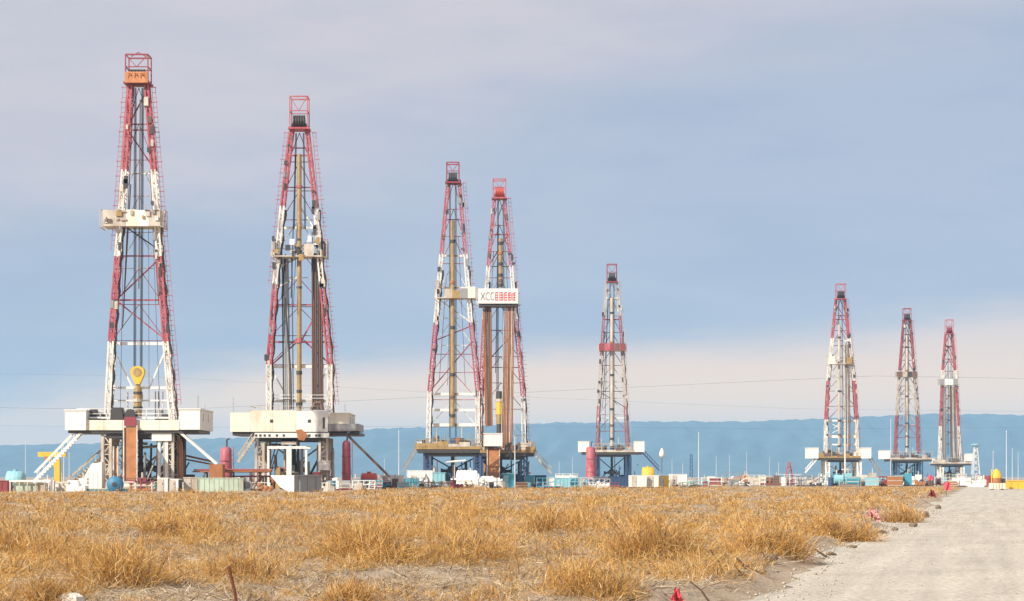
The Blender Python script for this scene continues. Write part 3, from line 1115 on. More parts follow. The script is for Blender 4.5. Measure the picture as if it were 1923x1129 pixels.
    machine(R, pt(585, 0, 283).x, pt(622, 0, 283).x, 282.4, 283.4, .02, 2.6, 'darkred', name='pump')
    stairs(R, pt(480, 820, 284), pt(447, 868, 284), .9, 'dirty')
    stairs(R, pt(655, 820, 285), pt(732, 896, 285), 1.0, 'brown', False)
    mb = MB()
    for py in (742, 748):
        mb.bar(pt(500, py, Y), pt(625, py, Y), .07)
    mb.build('safety_rail', 'white', R)
    railing(R, pt(470, 0, 286).x, pt(616, 0, 286).x, 285, 292, pt(0, 778, 286).z, 1.1, 'dirty')
    for px in (438, 648):
        c = pt(px, 773, 286)
        MB().bar(c, c + Vector((0, 0, 2.0 if px < 500 else 1)), .06).build('antenna', 'grey', R)
    mb = MB()
    mb.path([pt(585, 770, Y - 1), pt(592, 757, Y - 1), pt(603, 757, Y - 1), pt(606, 770, Y - 1)], .28, 6)
    mb.build('hose_loop', 'brown', R)
    pipe_stand(Y + .6, 584, 605, 474, 770, 586, 608, 'brown', 'dark brown drill pipes racked in the mast behind the long white wall', 2)
    pipe_stand(Y + .7, 529, 541, 480, 770, 532, 545, 'grey', 'thin grey drill pipes racked opposite the dark brown ones in the same mast', 1)


# ---- generic rig with a railed platform (rigs 3 to 8)
def rig_b(label, px, Y, Lt, Rt, bands, pybot, plat, sub, beams, crown_px, board, rail='mustard', dogs=(), diags=(), crownm=('red', 'dark', None),
          chord=.19, lacing=.085, kel=None, stair=(), deep=4.6, kelm='mustard', ladders=True, subx=None, w=.55):
    R = rig_root(label, px, Y)
    mast(R, Y, Lt, Rt, bands, pybot, chord=chord, lacing=lacing, w=w, tray=(bands[1][0] + 30, pybot))
    for py, m, th in beams:
        beam(R, Y, Lt, Rt, py, m, th)
    for p, q, m in diags:
        beam(R, Y, Lt, Rt, p, m, .17, .6, q)
    x0, x1, pt_, pb = plat
    cp = crown_px
    crown(R, Y, cp[0], cp[1], cp[2], cp[3], cp[4], *crownm)
    back_bracing(R, Y, Lt, Rt, bands[0][0] + 4, pybot - 30, 9, lambda p: [m for q, m in bands if q <= p][-1], .12 * (Y / 400), int(px))
    if ladders:
        ladder(R, Y - .3, Rt, 10 * 348 / Y, cp[4], pybot, bands[0][1], .7)
    if board:
        racking(R, Y, *board)
    if kel:
        kelly(R, Y, *kel, kelm, [(kel[1] + (kel[2] - kel[1]) * t, .5, m, 1.35) for t, m in ((.1, 'dark'), (.3, 'rust'), (.52, 'dark'), (.75, 'dark'), (.86, 'brown'), (.95, 'dark'))])
    lines(R, Y, px - 5 * 348 / Y, px + 6 * 348 / Y, cp[4], pybot - 10, n=3, r=.035, sp=.11)
    y0, y1 = Y - deep, Y + deep
    a, b = pt(x0, pb, y0), pt(x1, pt_, y0)
    MB().box(a.x, b.x, y0, y1, a.z - .15, a.z + .2).build('drill_floor', rail, R)
    MB().box(a.x + .3, b.x - .3, y0 + .1, y1 - .1, a.z - .75, a.z - .152).build('floor_edge_beam', 'dark', R)
    railing(R, a.x, b.x, y0 + .06, y1 - .06, a.z + .2, b.z - a.z - .1, rail)
    n = int((b.x - a.x) / 1.6)
    for i in range(n):
        if rnd.random() < .55:
            xa = a.x + (b.x - a.x) * i / n
            MB().box(xa + .03, xa + (b.x - a.x) / n - .03, y0 - .05, y0 - .01, a.z + .25, a.z + rnd.uniform(.7, 1.25)).build('toe_panel', rnd.choice([rail, 'dirty', 'brown']), R)
    s0, s1 = subx if subx else (interp(Lt, pybot), interp(Rt, pybot))
    substructure(R, pt(s0, 0, Y).x, pt(s1, 0, Y).x, y0 + .8, y1 - .8, a.z - .3, sub)
    bop(R, pt(px, 0, Y).x, Y, a.z - .3)
    clutter(R, a.x + .8, b.x - .8, Y - 3, Y + 3, a.z - .5, 26, int(px), ('dirty', 'rust', sub, sub, 'dark', 'grey', 'white'))
    dk_ = random.Random(int(px) + 1)
    for _ in range(12):
        x_ = dk_.uniform(a.x + .6, b.x - .6)
        w_ = dk_.uniform(.25, .8)
        y_ = dk_.uniform(Y - 2.5, Y + 3)
        MB().box(x_ - w_, x_ + w_, y_, y_ + w_, a.z + .2, a.z + dk_.uniform(.8, 2.1)).build('floor_cabinet', dk_.choice(('dirty', 'white', 'rust', 'dark', 'grey', sub)), R)
    for d in dogs:
        doghouse(R, d[0], d[1], d[2], d[3], y0 - .2, y0 + 6, d[4] if len(d) > 4 else 'white', 1)
    zt = a.z + .2
    machine(R, pt(px, 0, Y).x - 3.6, pt(px, 0, Y).x - .9, Y + .8, Y + 3.2, zt, 2.0, 'grey')
    machine(R, pt(px, 0, Y).x + 1.0, pt(px, 0, Y).x + 3.2, Y - 2.8, Y - 1.2, zt, 1.5, 'dark')
    mx = pt(px, 0, Y).x
    for k, (dx, h, m) in enumerate(((-2.6, 3.2, 'dirty'), (-1.2, 2.2, 'grey'), (1.6, 3.4, 'dirty'), (2.9, 2.4, 'grey'))):
        MB().tube((mx + dx, Y - 1.5, zt), (mx + dx, Y - 1.5, zt + h), .11, 6).build('stand_pipe', m, R)
    for (sa, sb, m) in stair:
        stairs(R, pt(*sa, y0 + .8), pt(*sb, y0 + .8), .9, m)
    # tanks and pipework in the shade under the floor
    for k in range(3):
        c = mx + (-3.0 + 2.9 * k)
        m = MB()
        m.lathe((c - .9, Y + 1.5 + .4 * k, 1.1 + .3 * k), [(.3, 0), (.75, .15), (.75, 1.7), (.3, 1.85)], 12, 0, 'x')
        m.box(c - .7, c - .4, Y + 1 + .4 * k, Y + 2 + .4 * k, 0, .7).box(c + .4, c + .7, Y + 1 + .4 * k, Y + 2 + .4 * k, 0, .7)
        m.build('vessel', ('grey', 'dirty', 'navy')[k], R)
    return R


def all_rigs():
    rig_one()
    rig_two()
    # rig 3
    Y = 348.0
    Lt = [(340, 842), (478, 829), (606, 818), (735, 807), (832, 804)]
    Rt = [(340, 862), (478, 874), (606, 884), (735, 897), (832, 897)]
    rig_b('drilling rig on a blue base with yellow kelly, overlapping its neighbour with a lettered board', 850, Y, Lt, Rt,
          [(338, 'red'), (478, 'mwhite'), (606, 'red'), (735, 'mwhite')], 832, (780, 903, 827, 842), 'blue',
          [(412, 'darkred', .16), (480, 'white', .3), (540, 'white', .3), (740, 'white', .4), (770, 'white', .4), (798, 'white', .5), (665, 'darkred', .12)],
          (839, 862, 307, 330, 344), (820, 893, 540, 560, ['cream', 'dirty', 'mustard', 'grey', 'cream'], -1.6, 1.8, True), 'mustard',
          diags=((560, 605, 'white'), (735, 640, 'darkred'), (640, 612, 'darkred')), crownm=('darkred', 'dark', None),
          kel=(850, 415, 800, .36), stair=(((783, 842), (757, 886), 'grey'),))
    # rig 4
    Y = 367.5
    Lt = [(370, 929), (500, 917), (570, 911), (640, 907), (745, 902), (846, 900)]
    Rt = [(370, 947), (500, 960), (570, 966), (640, 971), (745, 982), (846, 984)]
    R = rig_b('drilling rig carrying a white lettered board above racked brown drill pipes', 940, Y, Lt, Rt,
              [(370, 'red'), (500, 'mwhite'), (600, 'red'), (745, 'mwhite')], 848, (890, 1006, 836, 849), 'blue',
              [(440, 'red', .2), (500, 'dark', .14), (620, 'darkred', .14), (690, 'darkred', .14)],
              (926, 950, 338, 355, 373), None, 'mustard', diags=((500, 440, 'darkred'), (690, 620, 'dark'), (440, 375, 'dirty')),
              crownm=('red', 'scarlet', None), kel=(940, 448, 540, .35), stair=(((1000, 850), (1036, 890), 'dirty'),))
    racking(R, Y, 899, 972, 543, 571, ['white'], -2.0, 1.8)
    a, b = pt(897, 570, Y - 2.2), pt(973, 542, Y - 2.2)
    sg = MB().box(a.x, b.x, Y - 2.25, Y - 2.12, a.z, b.z).build('sign_board', 'cloth_white', R)
    tg, tr = MB(), MB()
    yk = Y - 2.26
    zc, hh = (a.z + b.z) / 2 - .05, (b.z - a.z) * .26

    def stroke(mbx, xc, wd, segs):
        for (u0, v0, u1, v1) in segs:
            mbx.bar((xc + u0 * wd, yk, zc + v0 * hh), (xc + u1 * wd, yk, zc + v1 * hh), .03, .17)
    u = (b.x - a.x)
    stroke(tg, a.x + u * .13, u * .055, [(-1, 1, 1, -1), (-1, -1, 1, 1)])
    stroke(tg, a.x + u * .25, u * .05, [(1, .8, 0, 1), (0, 1, -1, .3), (-1, .3, -1, -.4), (-1, -.4, 0, -1), (0, -1, 1, -.8)])
    stroke(tg, a.x + u * .36, u * .04, [(1, .8, 0, 1), (0, 1, -1, .3), (-1, .3, -1, -.4), (-1, -.4, 0, -1), (0, -1, 1, -.8)])
    rr = random.Random(5)
    for i in range(5):
        xc = a.x + u * (.47 + .107 * i)
        segs = [(-1, 1 - .1 * i, 1, 1), (-1, .3, 1, .3), (-1, -.35, 1, -.35), (-1, -1, 1, -1), (rr.uniform(-.3, .3), 1, rr.uniform(-.3, .3), -1), (-.9, .8, -.9, -.9)]
        if i % 2:
            segs.append((.9, .8, .9, -.9))
        stroke(tr, xc, u * .04, segs)
    tg.build('lettering', 'grey', sg)
    tr.build('lettering', 'cloth_red', sg)
    MB().box(a.x + .2, b.x - .2, Y - 2, Y + 1.6, a.z - .5, a.z - .25).build('finger_board', 'dark', R)
    pipe_stand(Y - .9, 906, 923, 573, 800, 911, 925, 'brown', 'thick brown drill pipes on the left side below the white lettered board', 2)
    pipe_stand(Y - 1.1, 946, 967, 573, 842, 940, 962, 'rust', 'rust orange drill pipes in front of the mast under the white lettered board', 2)
    kelly(R, Y - .5, 938, 735, 815, .55, 'dark', [(765, 2.6, 'yellow', 1.2), (785, 2.2, 'mustard', 1.1), (752, .5, 'dirty', 1.4)], name='swivel')
    doghouse(R, 908, 943, 814, 838, Y - 6, Y - 4.7, 'white', 0, 'control_cabin')
    ramp(R, 915, 938, 842, 905, Y - 4.7, Y - 12, 'rust')
    MB().tube(pt(952, 842, Y - 5), pt(962, 862, Y - 8), .3, 8).build('flow_line', 'dark', R)
    # rig 5
    Y = 515.0
    Lt = [(528, 1140), (593, 1134), (670, 1129), (760, 1124), (838, 1121)]
    Rt = [(528, 1158), (593, 1164), (670, 1169), (760, 1174), (838, 1178)]
    rig_b('slim drilling rig with dark red racking board, between red tank and yellow bins', 1149, Y, Lt, Rt,
          [(528, 'owhite'), (593, 'ored'), (668, 'owhite'), (762, 'ored')], 840, (1092, 1208, 834, 848), 'navy',
          [(560, 'white', .3), (600, 'darkred', .3), (735, 'dark', .15), (785, 'white', .2)], (1140, 1158, 497, 513, 530),
          (1126, 1174, 645, 659, ['darkred', 'red', 'darkred', 'brown']), 'dirty', dogs=((1087, 1106, 829, 849), (1192, 1210, 829, 849)),
          diags=((735, 765, 'dark'), (540, 590, 'white')), crownm=('darkred', 'dark', None), kel=(1149, 560, 838, .42), kelm='dirty',
          stair=(((1206, 850), (1238, 884), 'navy'),), chord=.17, lacing=.09)
    # rig 6
    Y = 567.6
    Lt = [(560, 1570), (635, 1563), (715, 1555), (788, 1551), (848, 1550)]
    Rt = [(560, 1586), (635, 1594), (715, 1603), (788, 1608), (848, 1609)]
    rig_b('red and white drilling rig on a white base with two rounded white cabins', 1578, Y, Lt, Rt,
          [(560, 'red'), (635, 'mwhite'), (715, 'red'), (788, 'mwhite')], 850, (1535, 1620, 846, 859), 'white',
          [(600, 'red', .25), (640, 'white', .3), (790, 'white', .5), (820, 'white', .7), (835, 'white', .4), (672, 'white', .3)],
          (1570, 1587, 534, 548, 562), (1558, 1600, 668, 684, ['cream', 'dark', 'dirty', 'mustard'], -1.6, 1.8, True), 'mustard',
          dogs=((1518, 1537, 841, 861), (1617, 1636, 841, 861)), diags=((790, 820, 'white'), (820, 790, 'white'), (570, 600, 'red'), (600, 632, 'red')),
          crownm=('red', 'dark', None), kel=(1576, 610, 850, .34), kelm='dirty', stair=(((1536, 860), (1512, 888), 'white'), ((1630, 858), (1655, 892), 'grey')), chord=.21, lacing=.10)
    pipe_stand(Y - .4, 1586, 1595, 645, 845, 1586, 1597, 'brown', 'brown drill pipes in the rig behind the tall cream pole', 2)
    # rig 7
    Y = 652.0
    Lt = [(600, 1697), (690, 1690), (780, 1684), (855, 1681)]
    Rt = [(600, 1709), (690, 1717), (780, 1722), (855, 1725)]
    rig_b('slender drilling rig with brown racking board on a dark blue base', 1703, Y, Lt, Rt,
          [(600, 'ored'), (695, 'owhite'), (780, 'ored')], 852, (1668, 1752, 848, 862), 'navy',
          [(640, 'darkred', .25), (740, 'dirty', .25), (800, 'darkred', .2)], (1696, 1710, 580, 592, 602),
          (1686, 1722, 698, 708, ['brown', 'dirty', 'dark']), 'dirty', dogs=((1656, 1671, 846, 862),), diags=((600, 640, 'darkred'), (780, 740, 'dirty')),
          crownm=('darkred', 'dark', None), kel=(1703, 630, 850, .4), kelm='dirty', chord=.22, lacing=.11)
    # rig 8
    Y = 696.0
    Lt = [(625, 1776), (700, 1770), (800, 1766), (862, 1764)]
    Rt = [(625, 1788), (700, 1794), (800, 1799), (862, 1803)]
    R = rig_b('farthest drilling rig with white racking board and grey pipes filling its mast', 1783, Y, Lt, Rt,
              [(625, 'red'), (695, 'mwhite'), (725, 'red'), (800, 'mwhite')], 864, (1756, 1826, 860, 870), 'white',
              [(650, 'red', .3), (680, 'red', .2)], (1776, 1789, 601, 615, 627), (1766, 1798, 712, 723, ['grey', 'white', 'white']), 'dirty',
              dogs=((1816, 1830, 852, 866),), diags=((640, 690, 'red'),), crownm=('red', 'darkred', None), chord=.22, lacing=.11)
    pipe_stand(Y - .6, 1768, 1777, 726, 862, 1768, 1777, 'grey', 'grey drill pipes on the red-legged side of the farthest mast', 2)
    pipe_stand(Y - .6, 1783, 1796, 726, 862, 1784, 1799, 'brown', 'brown grey drill pipes filling the farthest mast', 2)


all_rigs()


# ------------------------------------------------------------------ equipment on the drilling pads
def container(label, px0, px1, pyt, Y, dep, mat, name='equipment_container', cat='container', roof=None, door=True, ribs=True, rail=False, end=None, group=None, ang=0.0):
    """steel cabin or tank box on skids: body, ribs, roof, door with handle, skids"""
    a, b = pt(px0, pyt, Y), pt(px1, pyt, Y)
    R = thing(name, label, cat, ((a.x + b.x) / 2, Y + dep / 2, 0), group)
    z0, z1 = 0.22, a.z
    for y in (Y + .25, Y + dep - .25):
        MB().box(a.x + .1, b.x - .1, y - .12, y + .12, 0.0, z0 - .002).build('skid', 'dark', R)
    MB().box(a.x, b.x, Y, Y + dep, z0, z1 - .06).build('body', mat, R)
    MB().box(a.x - .05, b.x + .05, Y - .06, Y + dep + .05, z1 - .058, z1 + .04).build('roof', roof or mat, R)
    if ribs:
        n = max(2, int((b.x - a.x) / .55))
        for i in range(n + 1):
            x = a.x + .05 + (b.x - a.x - .1) * i / n
            MB().box(x - .045, x + .045, Y - .05, Y - .002, z0 + .02, z1 - .07).build('rib', mat, R)
    if end:
        MB().box(b.x + .003, b.x + .06, Y + .1, Y + dep - .1, z0 + .1, z1 - .1).build('end_panel', end, R)
    if door:
        x = a.x + (b.x - a.x) * .28
        d = MB().box(x - .38, x + .38, Y - .075, Y - .052, z0 + .06, min(z1 - .15, z0 + 1.95)).build('door', roof or 'dirty', R)
        MB().box(x + .22, x + .28, Y - .11, Y - .077, z0 + .85, z0 + 1.05).build('handle', 'dark', d)
    if rail:
        railing(R, a.x + .05, b.x - .05, Y + .05, Y + dep - .05, z1 + .04, .55, rail)
    if ang:
        R.rotation_euler.z = ang
    return R


def drum_tank(label, px0, px1, pyt, Y, mat, axis='x', name='storage_tank', dep=3.0, cat='tank'):
    """horizontal tank on saddles, dished ends, manhole and ladder rungs"""
    a, b = pt(px0, pyt, Y), pt(px1, pyt, Y)
    R = thing(name, label, cat, ((a.x + b.x) / 2, Y, 0))
    if axis == 'x':
        r = (a.z - .35) / 2
        L = b.x - a.x
        MB().lathe((a.x, Y, .3 + r), [(.05, 0), (r * .7, L * .02), (r, L * .08), (r, L * .92), (r * .7, L * .98), (.05, L)], 20, 0, 'x').build('shell', mat, R, True)
        for t in (.22, .78):
            MB().box(a.x + L * t - .15, a.x + L * t + .15, Y - r * .8, Y + r * .8, 0, .3 + r * .4).build('saddle', 'grey', R)
        for t in (.3, .5, .7):
            MB().lathe((a.x + L * t, Y, .3 + r), [(r + .02, -.05), (r + .03, 0), (r + .02, .05)], 20, 0, 'x').build('hoop', mat, R)
        MB().lathe((a.x + L * .5, Y, .3 + 2 * r - .08), [(.3, 0), (.3, .25), (.36, .25), (.36, .3)], 12).build('manhole', mat, R)
    else:
        r = (b.x - a.x) / 2
        zc = max(a.z - r, r + .15)
        MB().lathe((a.x + r, Y, zc), [(.05, 0), (r * .75, .08), (r, .35), (r, dep - .35), (r * .75, dep - .08), (.05, dep)], 20, 0, 'y').build('shell', mat, R, True)
        MB().box(a.x + r * .3, b.x - r * .3, Y + .4, Y + .7, 0, zc - r * .7).build('saddle', 'dark', R)
        MB().box(a.x + r * .3, b.x - r * .3, Y + dep - .7, Y + dep - .4, 0, zc - r * .7).build('saddle', 'dark', R)
        MB().lathe((a.x + r, Y - .05, zc), [(r * .22, 0), (r * .3, .02), (r * .3, .12)], 12, 0, 'y').build('hatch', 'dark', R)
    return R


def standing_tank(label, px0, px1, pyt, Y, mat, pybody=None):
    """upright vessel on short legs with domed top, flanges, vent pipe and ladder"""
    a, b = pt(px0, pyt, Y), pt(px1, pyt, Y)
    r = (b.x - a.x) / 2
    x = a.x + r
    h = a.z
    R = thing('standing_tank', label, 'tank', (x, Y, 0))
    z0 = .9
    MB().lathe((x, Y, 0), [(.2, z0 - .3), (r * .8, z0), (r * 1.08, z0 + .2), (r * 1.0, z0 + .4), (r * .94, h * .6), (r * .9, h - .5), (r * .65, h - .2), (.15, h - .08)], 22).build('shell', mat, R, True)
    for t in (.35, .68):
        MB().lathe((x, Y, h * t), [(r + .0, -.06), (r + .08, -.05), (r + .08, .05), (r + .0, .06)], 22).build('flange', mat, R)
    for sx, sy in ((-1, -1), (1, -1), (1, 1), (-1, 1)):
        MB().bar((x + sx * r * .66, Y + sy * r * .66, 0), (x + sx * r * .66, Y + sy * r * .66, z0 + .4), .16).build('leg', mat, R)
    p = MB()
    p.path([(x + .1, Y, h - .12), (x + .1, Y, h + .9), (x + .5, Y, h + 1.05)], .11, 8)
    p.build('vent_pipe', 'dark', R)
    l = MB()
    for s in (-.2, .2):
        l.bar((x + r + .18, Y + s, .2), (x + r + .18, Y + s, h), .05)
    for i in range(int(h / .4)):
        l.bar((x + r + .18, Y - .2, .3 + .4 * i), (x + r + .18, Y + .2, .3 + .4 * i), .04)
    for t in (.4, .8):
        l.bar((x + r * .9, Y, h * t), (x + r + .18, Y, h * t), .06)
    l.build('ladder', mat, R)
    return R


def pole(label, px, pyt, Y, r_=.09, mat='pipe', lamp=False, group='poles on the drilling pads', name='slim_pole'):
    b = pt(px, pyt, Y)
    r = r_ * .72
    R = thing(name, label, 'pole', (b.x, Y, 0), group)
    MB().tube((b.x, Y, 0), (b.x, Y, b.z), r * 1.3, 8, 0, r * .7).build('shaft', mat, R)
    MB().lathe((b.x, Y, 0), [(r * 3, 0), (r * 3, .12), (r * 1.6, .3)], 8).build('foot', 'grey', R)
    if lamp:
        m = MB()
        m.bar((b.x - .7, Y, b.z - .1), (b.x + .7, Y, b.z - .1), .08)
        m.build('arm', mat, R)
        for s in (-.6, .6):
            MB().prism([(b.x + s - .2, Y - .2, b.z - .05), (b.x + s + .2, Y - .2, b.z - .05), (b.x + s + .15, Y - .1, b.z + .25), (b.x + s - .15, Y - .1, b.z + .25)], (0, .25, 0)).build('lamp_head', 'pipe', R)
    else:
        MB().lathe((b.x, Y, b.z), [(r * .7, 0), (r * 1.3, .05), (r * .4, .3)], 8).build('cap', mat, R)
    return R


def heap(label, px0, px1, pyt, Y, dep, mat, name='tarpaulin_heap', cat='heap', seed=1):
    """sheeted heap: a lumpy closed mound"""
    a, b = pt(px0, pyt, Y), pt(px1, pyt, Y)
    r = random.Random(seed)
    nx, ny = 34, 14
    W, h = b.x - a.x, a.z
    x0, y0 = a.x, Y
    blk = [(r.uniform(.05, .85), r.uniform(.1, .75), r.uniform(.12, .3), r.uniform(.2, .45), r.uniform(.45, 1.0)) for _ in range(9)]
    blk.append((.45, .4, .2, .3, 1.0))

    def top(u, v):
        z = .12
        for bu, bv, bw, bd, bh in blk:
            e = max(abs(u - bu) / bw, abs(v - bv) / bd)
            z = max(z, bh * min(1.0, max(0.0, (1.25 - e) / .35)))
        edge = min(1.0, min(u, 1 - u) / .07) * min(1.0, min(v, 1 - v) / .10)
        return h * z * max(0.0, edge) * (1 + .05 * math.sin(u * 31 + seed) * math.sin(v * 17))
    vs, fs = [], []
    for j in range(ny + 1):
        for i in range(nx + 1):
            u, v = i / nx, j / ny
            vs.append((x0 + W * u, y0 + dep * v, top(u, v)))
    for j in range(ny):
        for i in range(nx):
            k = j * (nx + 1) + i
            fs.append((k, k + 1, k + nx + 2, k + nx + 1))
    return lone(MB().add(vs, fs), name, mat, label, cat, (x0 + W / 2, Y + dep / 2, 0))


def pipe_rack(label, px0, px1, pyt, Y, n, mat, seed=0, rows=2):
    a, b = pt(px0, pyt, Y), pt(px1, pyt, Y)
    R = thing('pipe_rack', label, 'pipe rack', ((a.x + b.x) / 2, Y, 0))
    r = random.Random(seed)
    h = a.z
    for t in (.12, .5, .88):
        x = a.x + (b.x - a.x) * t
        m = MB()
        m.bar((x, Y, 0), (x, Y, h - .3), .2).bar((x, Y + 2.4, 0), (x, Y + 2.4, h - .3), .2).bar((x, Y - .1, h - .3), (x, Y + 2.5, h - .3), .16)
        m.bar((x, Y, .1), (x, Y + 2.4, h - .4), .1)
        m.build('trestle', 'brown', R)
    for k in range(rows):
        for i in range(n):
            y = Y + .1 + 2.2 * i / n + .12 * (k % 2)
            z = h - .12 + .22 * k
            o = r.uniform(-.6, .6)
            MB().tube((a.x + o, y, z), (b.x + o, y, z + r.uniform(-.05, .05)), .11, 6).build('pipe', r.choice([mat, mat, 'brown', 'darkred']), R)
    return R


def equipment():
    container('dark red storage box at the edge of the field beside a grey framed skid', -28, 14, 903, 236, 2.4, 'darkred', 'storage_box', 'box')
    # grey-green framed skid tank
    a, b = pt(19, 902, 234), pt(84, 902, 234)
    R = thing('framed_skid_tank', 'grey green tank inside an open white frame next to the red box', 'tank', ((a.x + b.x) / 2, 235.2, 0))
    MB().box(a.x + .3, b.x - .9, 234.4, 236.2, .3, a.z - .35).build('tank_body', 'green', R)
    for x in (a.x, a.x + 1.05, (a.x + b.x) / 2, b.x - 1.0, b.x):
        MB().bar((x, 234, 0), (x, 234, a.z), .14).build('frame_post', 'dirty', R)
        MB().bar((x, 236.6, 0), (x, 236.6, a.z), .14).build('frame_post', 'dirty', R)
    for z in (.2, a.z - .08):
        for y in (234, 236.6):
            MB().bar((a.x - .1, y, z), (b.x + .1, y, z), .2).build('frame_rail', 'white' if z > 1 else 'dirty', R)
    MB().box(b.x - .85, b.x - .1, 234.3, 236.2, .3, a.z - .3).build('end_box', 'dirty', R)
    drum_tank('pale blue round tank behind the grey framed skid', 12, 46, 884, 300, 'cyan')
    # yellow jib crane
    c = pt(108, 0, 268)
    R = thing('jib_crane', 'yellow jib crane behind the white staircase of the tallest rig', 'crane', (c.x, 268, 0))
    MB().box(c.x - .36, c.x + .36, 267.6, 268.4, 0, pt(0, 862, 268).z).build('post', 'yellow', R)
    MB().box(c.x - .6, c.x + .6, 267.4, 268.6, 0, .3).build('base', 'grey', R)
    p = pt(72, 849, 268)
    q = pt(124, 858, 268)
    MB().box(p.x, q.x, 267.7, 268.3, q.z, p.z).build('jib', 'yellow', R)
    MB().bar((c.x, 268, pt(0, 862, 268).z - .1), (c.x, 268, q.z + .1), .5).build('slew_head', 'orange', R)
    MB().bar((c.x - .2, 268, q.z - 1.4), (p.x + 1.0, 268, q.z + .1), .2).build('strut', 'yellow', R)
    MB().box(p.x + .9, p.x + 1.7, 267.5, 268.5, q.z - .45, q.z + .05).build('hoist', 'orange', R)
    pole('thin grey pole rising from the pale blue round tank', 48, 832, 300, .07, lamp=False)
    pole('thin pale pole just behind the yellow jib crane', 120, 850, 296, .1, lamp=False)
    pole('slim grey pole between jib crane and tallest rig', 130, 853, 300, .08, lamp=False)
    pole('short pinkish pole among equipment near the jib crane foot', 116, 893, 244, .09, 'dirty', lamp=False)
    container('small white bin by the foot of the yellow jib crane', 88, 101, 903, 240, 1.0, 'white', 'waste_bin', 'bin', door=False)
    # white hopper with one slanting shoulder
    Y = 250
    poly = [pt(158, 895, Y), pt(172, 871, Y), pt(191, 868, Y), pt(191, 0, Y), pt(158, 0, Y)]
    poly[3].z = poly[4].z = 0
    R = thing('feed_hopper', 'white sheet steel hopper with slanted shoulder beside the tallest rig', 'hopper', (pt(175, 0, Y).x, Y + 1, 0))
    MB().prism(poly, (0, 2.2, 0)).build('shell', 'white', R)
    for px in (166, 174, 183):
        c = pt(px, 0, Y)
        MB().box(c.x - .04, c.x + .04, Y - .05, Y - .003, .2, 2.6).build('rib', 'white', R)
    heap('white sheeted heap low in the grass between bin and teal pump', 122, 161, 909, 236, 3, 'cloth_white', seed=3)
    R = container('low teal skid in front of the tallest rig', 160, 236, 918, 237, 2.0, 'teal', 'equipment_skid', 'skid', 'green', False)
    drum_tank('round blue tank end on in front of the tallest rig', 199, 230, 903, 236.4, 'sea', 'y', 'pump_tank', 1.2)
    # manifold clutter under the ramp
    R = thing('pipe_manifold', 'rusty valve manifold at the foot of the tallest rig ramp', 'manifold', (pt(268, 0, 240).x, 240, 0))
    for i, px in enumerate((246, 255, 265, 276, 286)):
        c = pt(px, 0, 240)
        MB().tube((c.x, 240, 0), (c.x, 240, 1.2 + .25 * (i % 3)), .16, 8).build('riser', ('rust', 'dirty', 'darkred')[i % 3], R)
        MB().lathe((c.x, 240, 1.2 + .25 * (i % 3)), [(.3, -.05), (.32, 0), (.3, .05)], 10).build('hand_wheel', 'darkred', R)
    for z in (.45, .95):
        MB().tube((pt(243, 0, 240).x, 240, z), (pt(290, 0, 240).x, 240, z), .15, 8).build('header_pipe', 'dirty' if z > .5 else 'rust', R)
    container('white double door cabin at the foot of the tallest rig', 296, 315, 898, 236, 2.4, 'white', 'equipment_cabin', 'cabin')
    container('white cabin with dark end next to the double door cabin', 318, 335, 900, 236.2, 2.4, 'white', 'equipment_cabin', 'cabin', end='dark')
    container('small grey cabinet between white cabin and pale green tank', 345, 371, 897, 238, 2.2, 'dirty', 'equipment_cabin', 'cabin')
    # pale green mud tank with a round fan at its end
    R = container('long pale green mud tank with round dark fan at one end', 373, 457, 898, 236, 2.6, 'green', 'mud_tank', 'tank', rail=None, door=False)
    c = pt(463, 912, 236)
    MB().lathe((c.x, 236.2, 1.0), [(.5, 0), (.62, .05), (.62, .5), (.5, .55)], 16, 0, 'y').build('fan_ring', 'grey', R)
    MB().lathe((c.x, 236.15, 1.0), [(.1, 0), (.44, .02), (.44, .04)], 12, 0, 'y').build('fan', 'dark', R)
    pipe_rack('rack of rusty red pipes behind the pale green mud tank', 368, 500, 884, 258, 8, 'rust', 2)
    pipe_rack('second rack of rusty pipes, lower, running towards the white walled rig', 440, 540, 893, 266, 6, 'darkred', 4, 1)
    standing_tank('red upright tank between the two tallest rigs', 413, 436, 838, 284, 'red')
    # open skip, one raked end, standing corner-on
    C = pt(552, 930, 232)
    C.z = 0
    dl, dr = Vector((-.70, .71, 0)), Vector((.72, .69, 0))
    h = pt(0, 893, 232).z
    Lw, Rw = 4.3, 4.0
    R = thing('waste_skip', 'big open white steel skip standing corner on in the grass', 'skip', C)
    up = Vector((0, 0, h))
    white = [C, C + dl * Lw * .55 + Vector((0, 0, .75)), C + dl * Lw + up, C + up]
    MB().prism(white, dr * .06).build('side_wall', 'white', R)
    MB().prism([p + dr * Rw for p in white], -dr * .06).build('side_wall', 'white', R)
    e0 = C + dr * .062
    w_ = dr * (Rw - .124)
    MB().prism([e0, e0 + w_, e0 + w_ + up, e0 + up], dl * .06).build('end_wall', 'grey', R)  # white skip: grey end, ribs and rim put this face's shade into colour
    p0, p1 = C + dl * Lw * .55 + Vector((0, 0, .75)), C + dl * Lw + up
    MB().prism([p0 + dr * .062, p1 + dr * .062, p1 + dr * (Rw - .062), p0 + dr * (Rw - .062)], (0, 0, -.05)).build('raked_wall', 'grey', R)
    for t in (.2, .5, .8):
        q = C + dr * Rw * t - dl * .06
        MB().bar(q, q + up, .1).build('rib', 'grey', R)
    MB().bar(C + up - dl * .05, C + up + dr * Rw - dl * .05, .16).build('rim', 'grey', R)
    # red tank beside the white walled rig
    standing_tank('dull red slim upright tank with flanges beside the white walled rig', 642, 659, 826, 280, 'darkred')
    drum_tank('scarlet round tank near the brown staircase', 677, 709, 888, 298, 'scarlet')
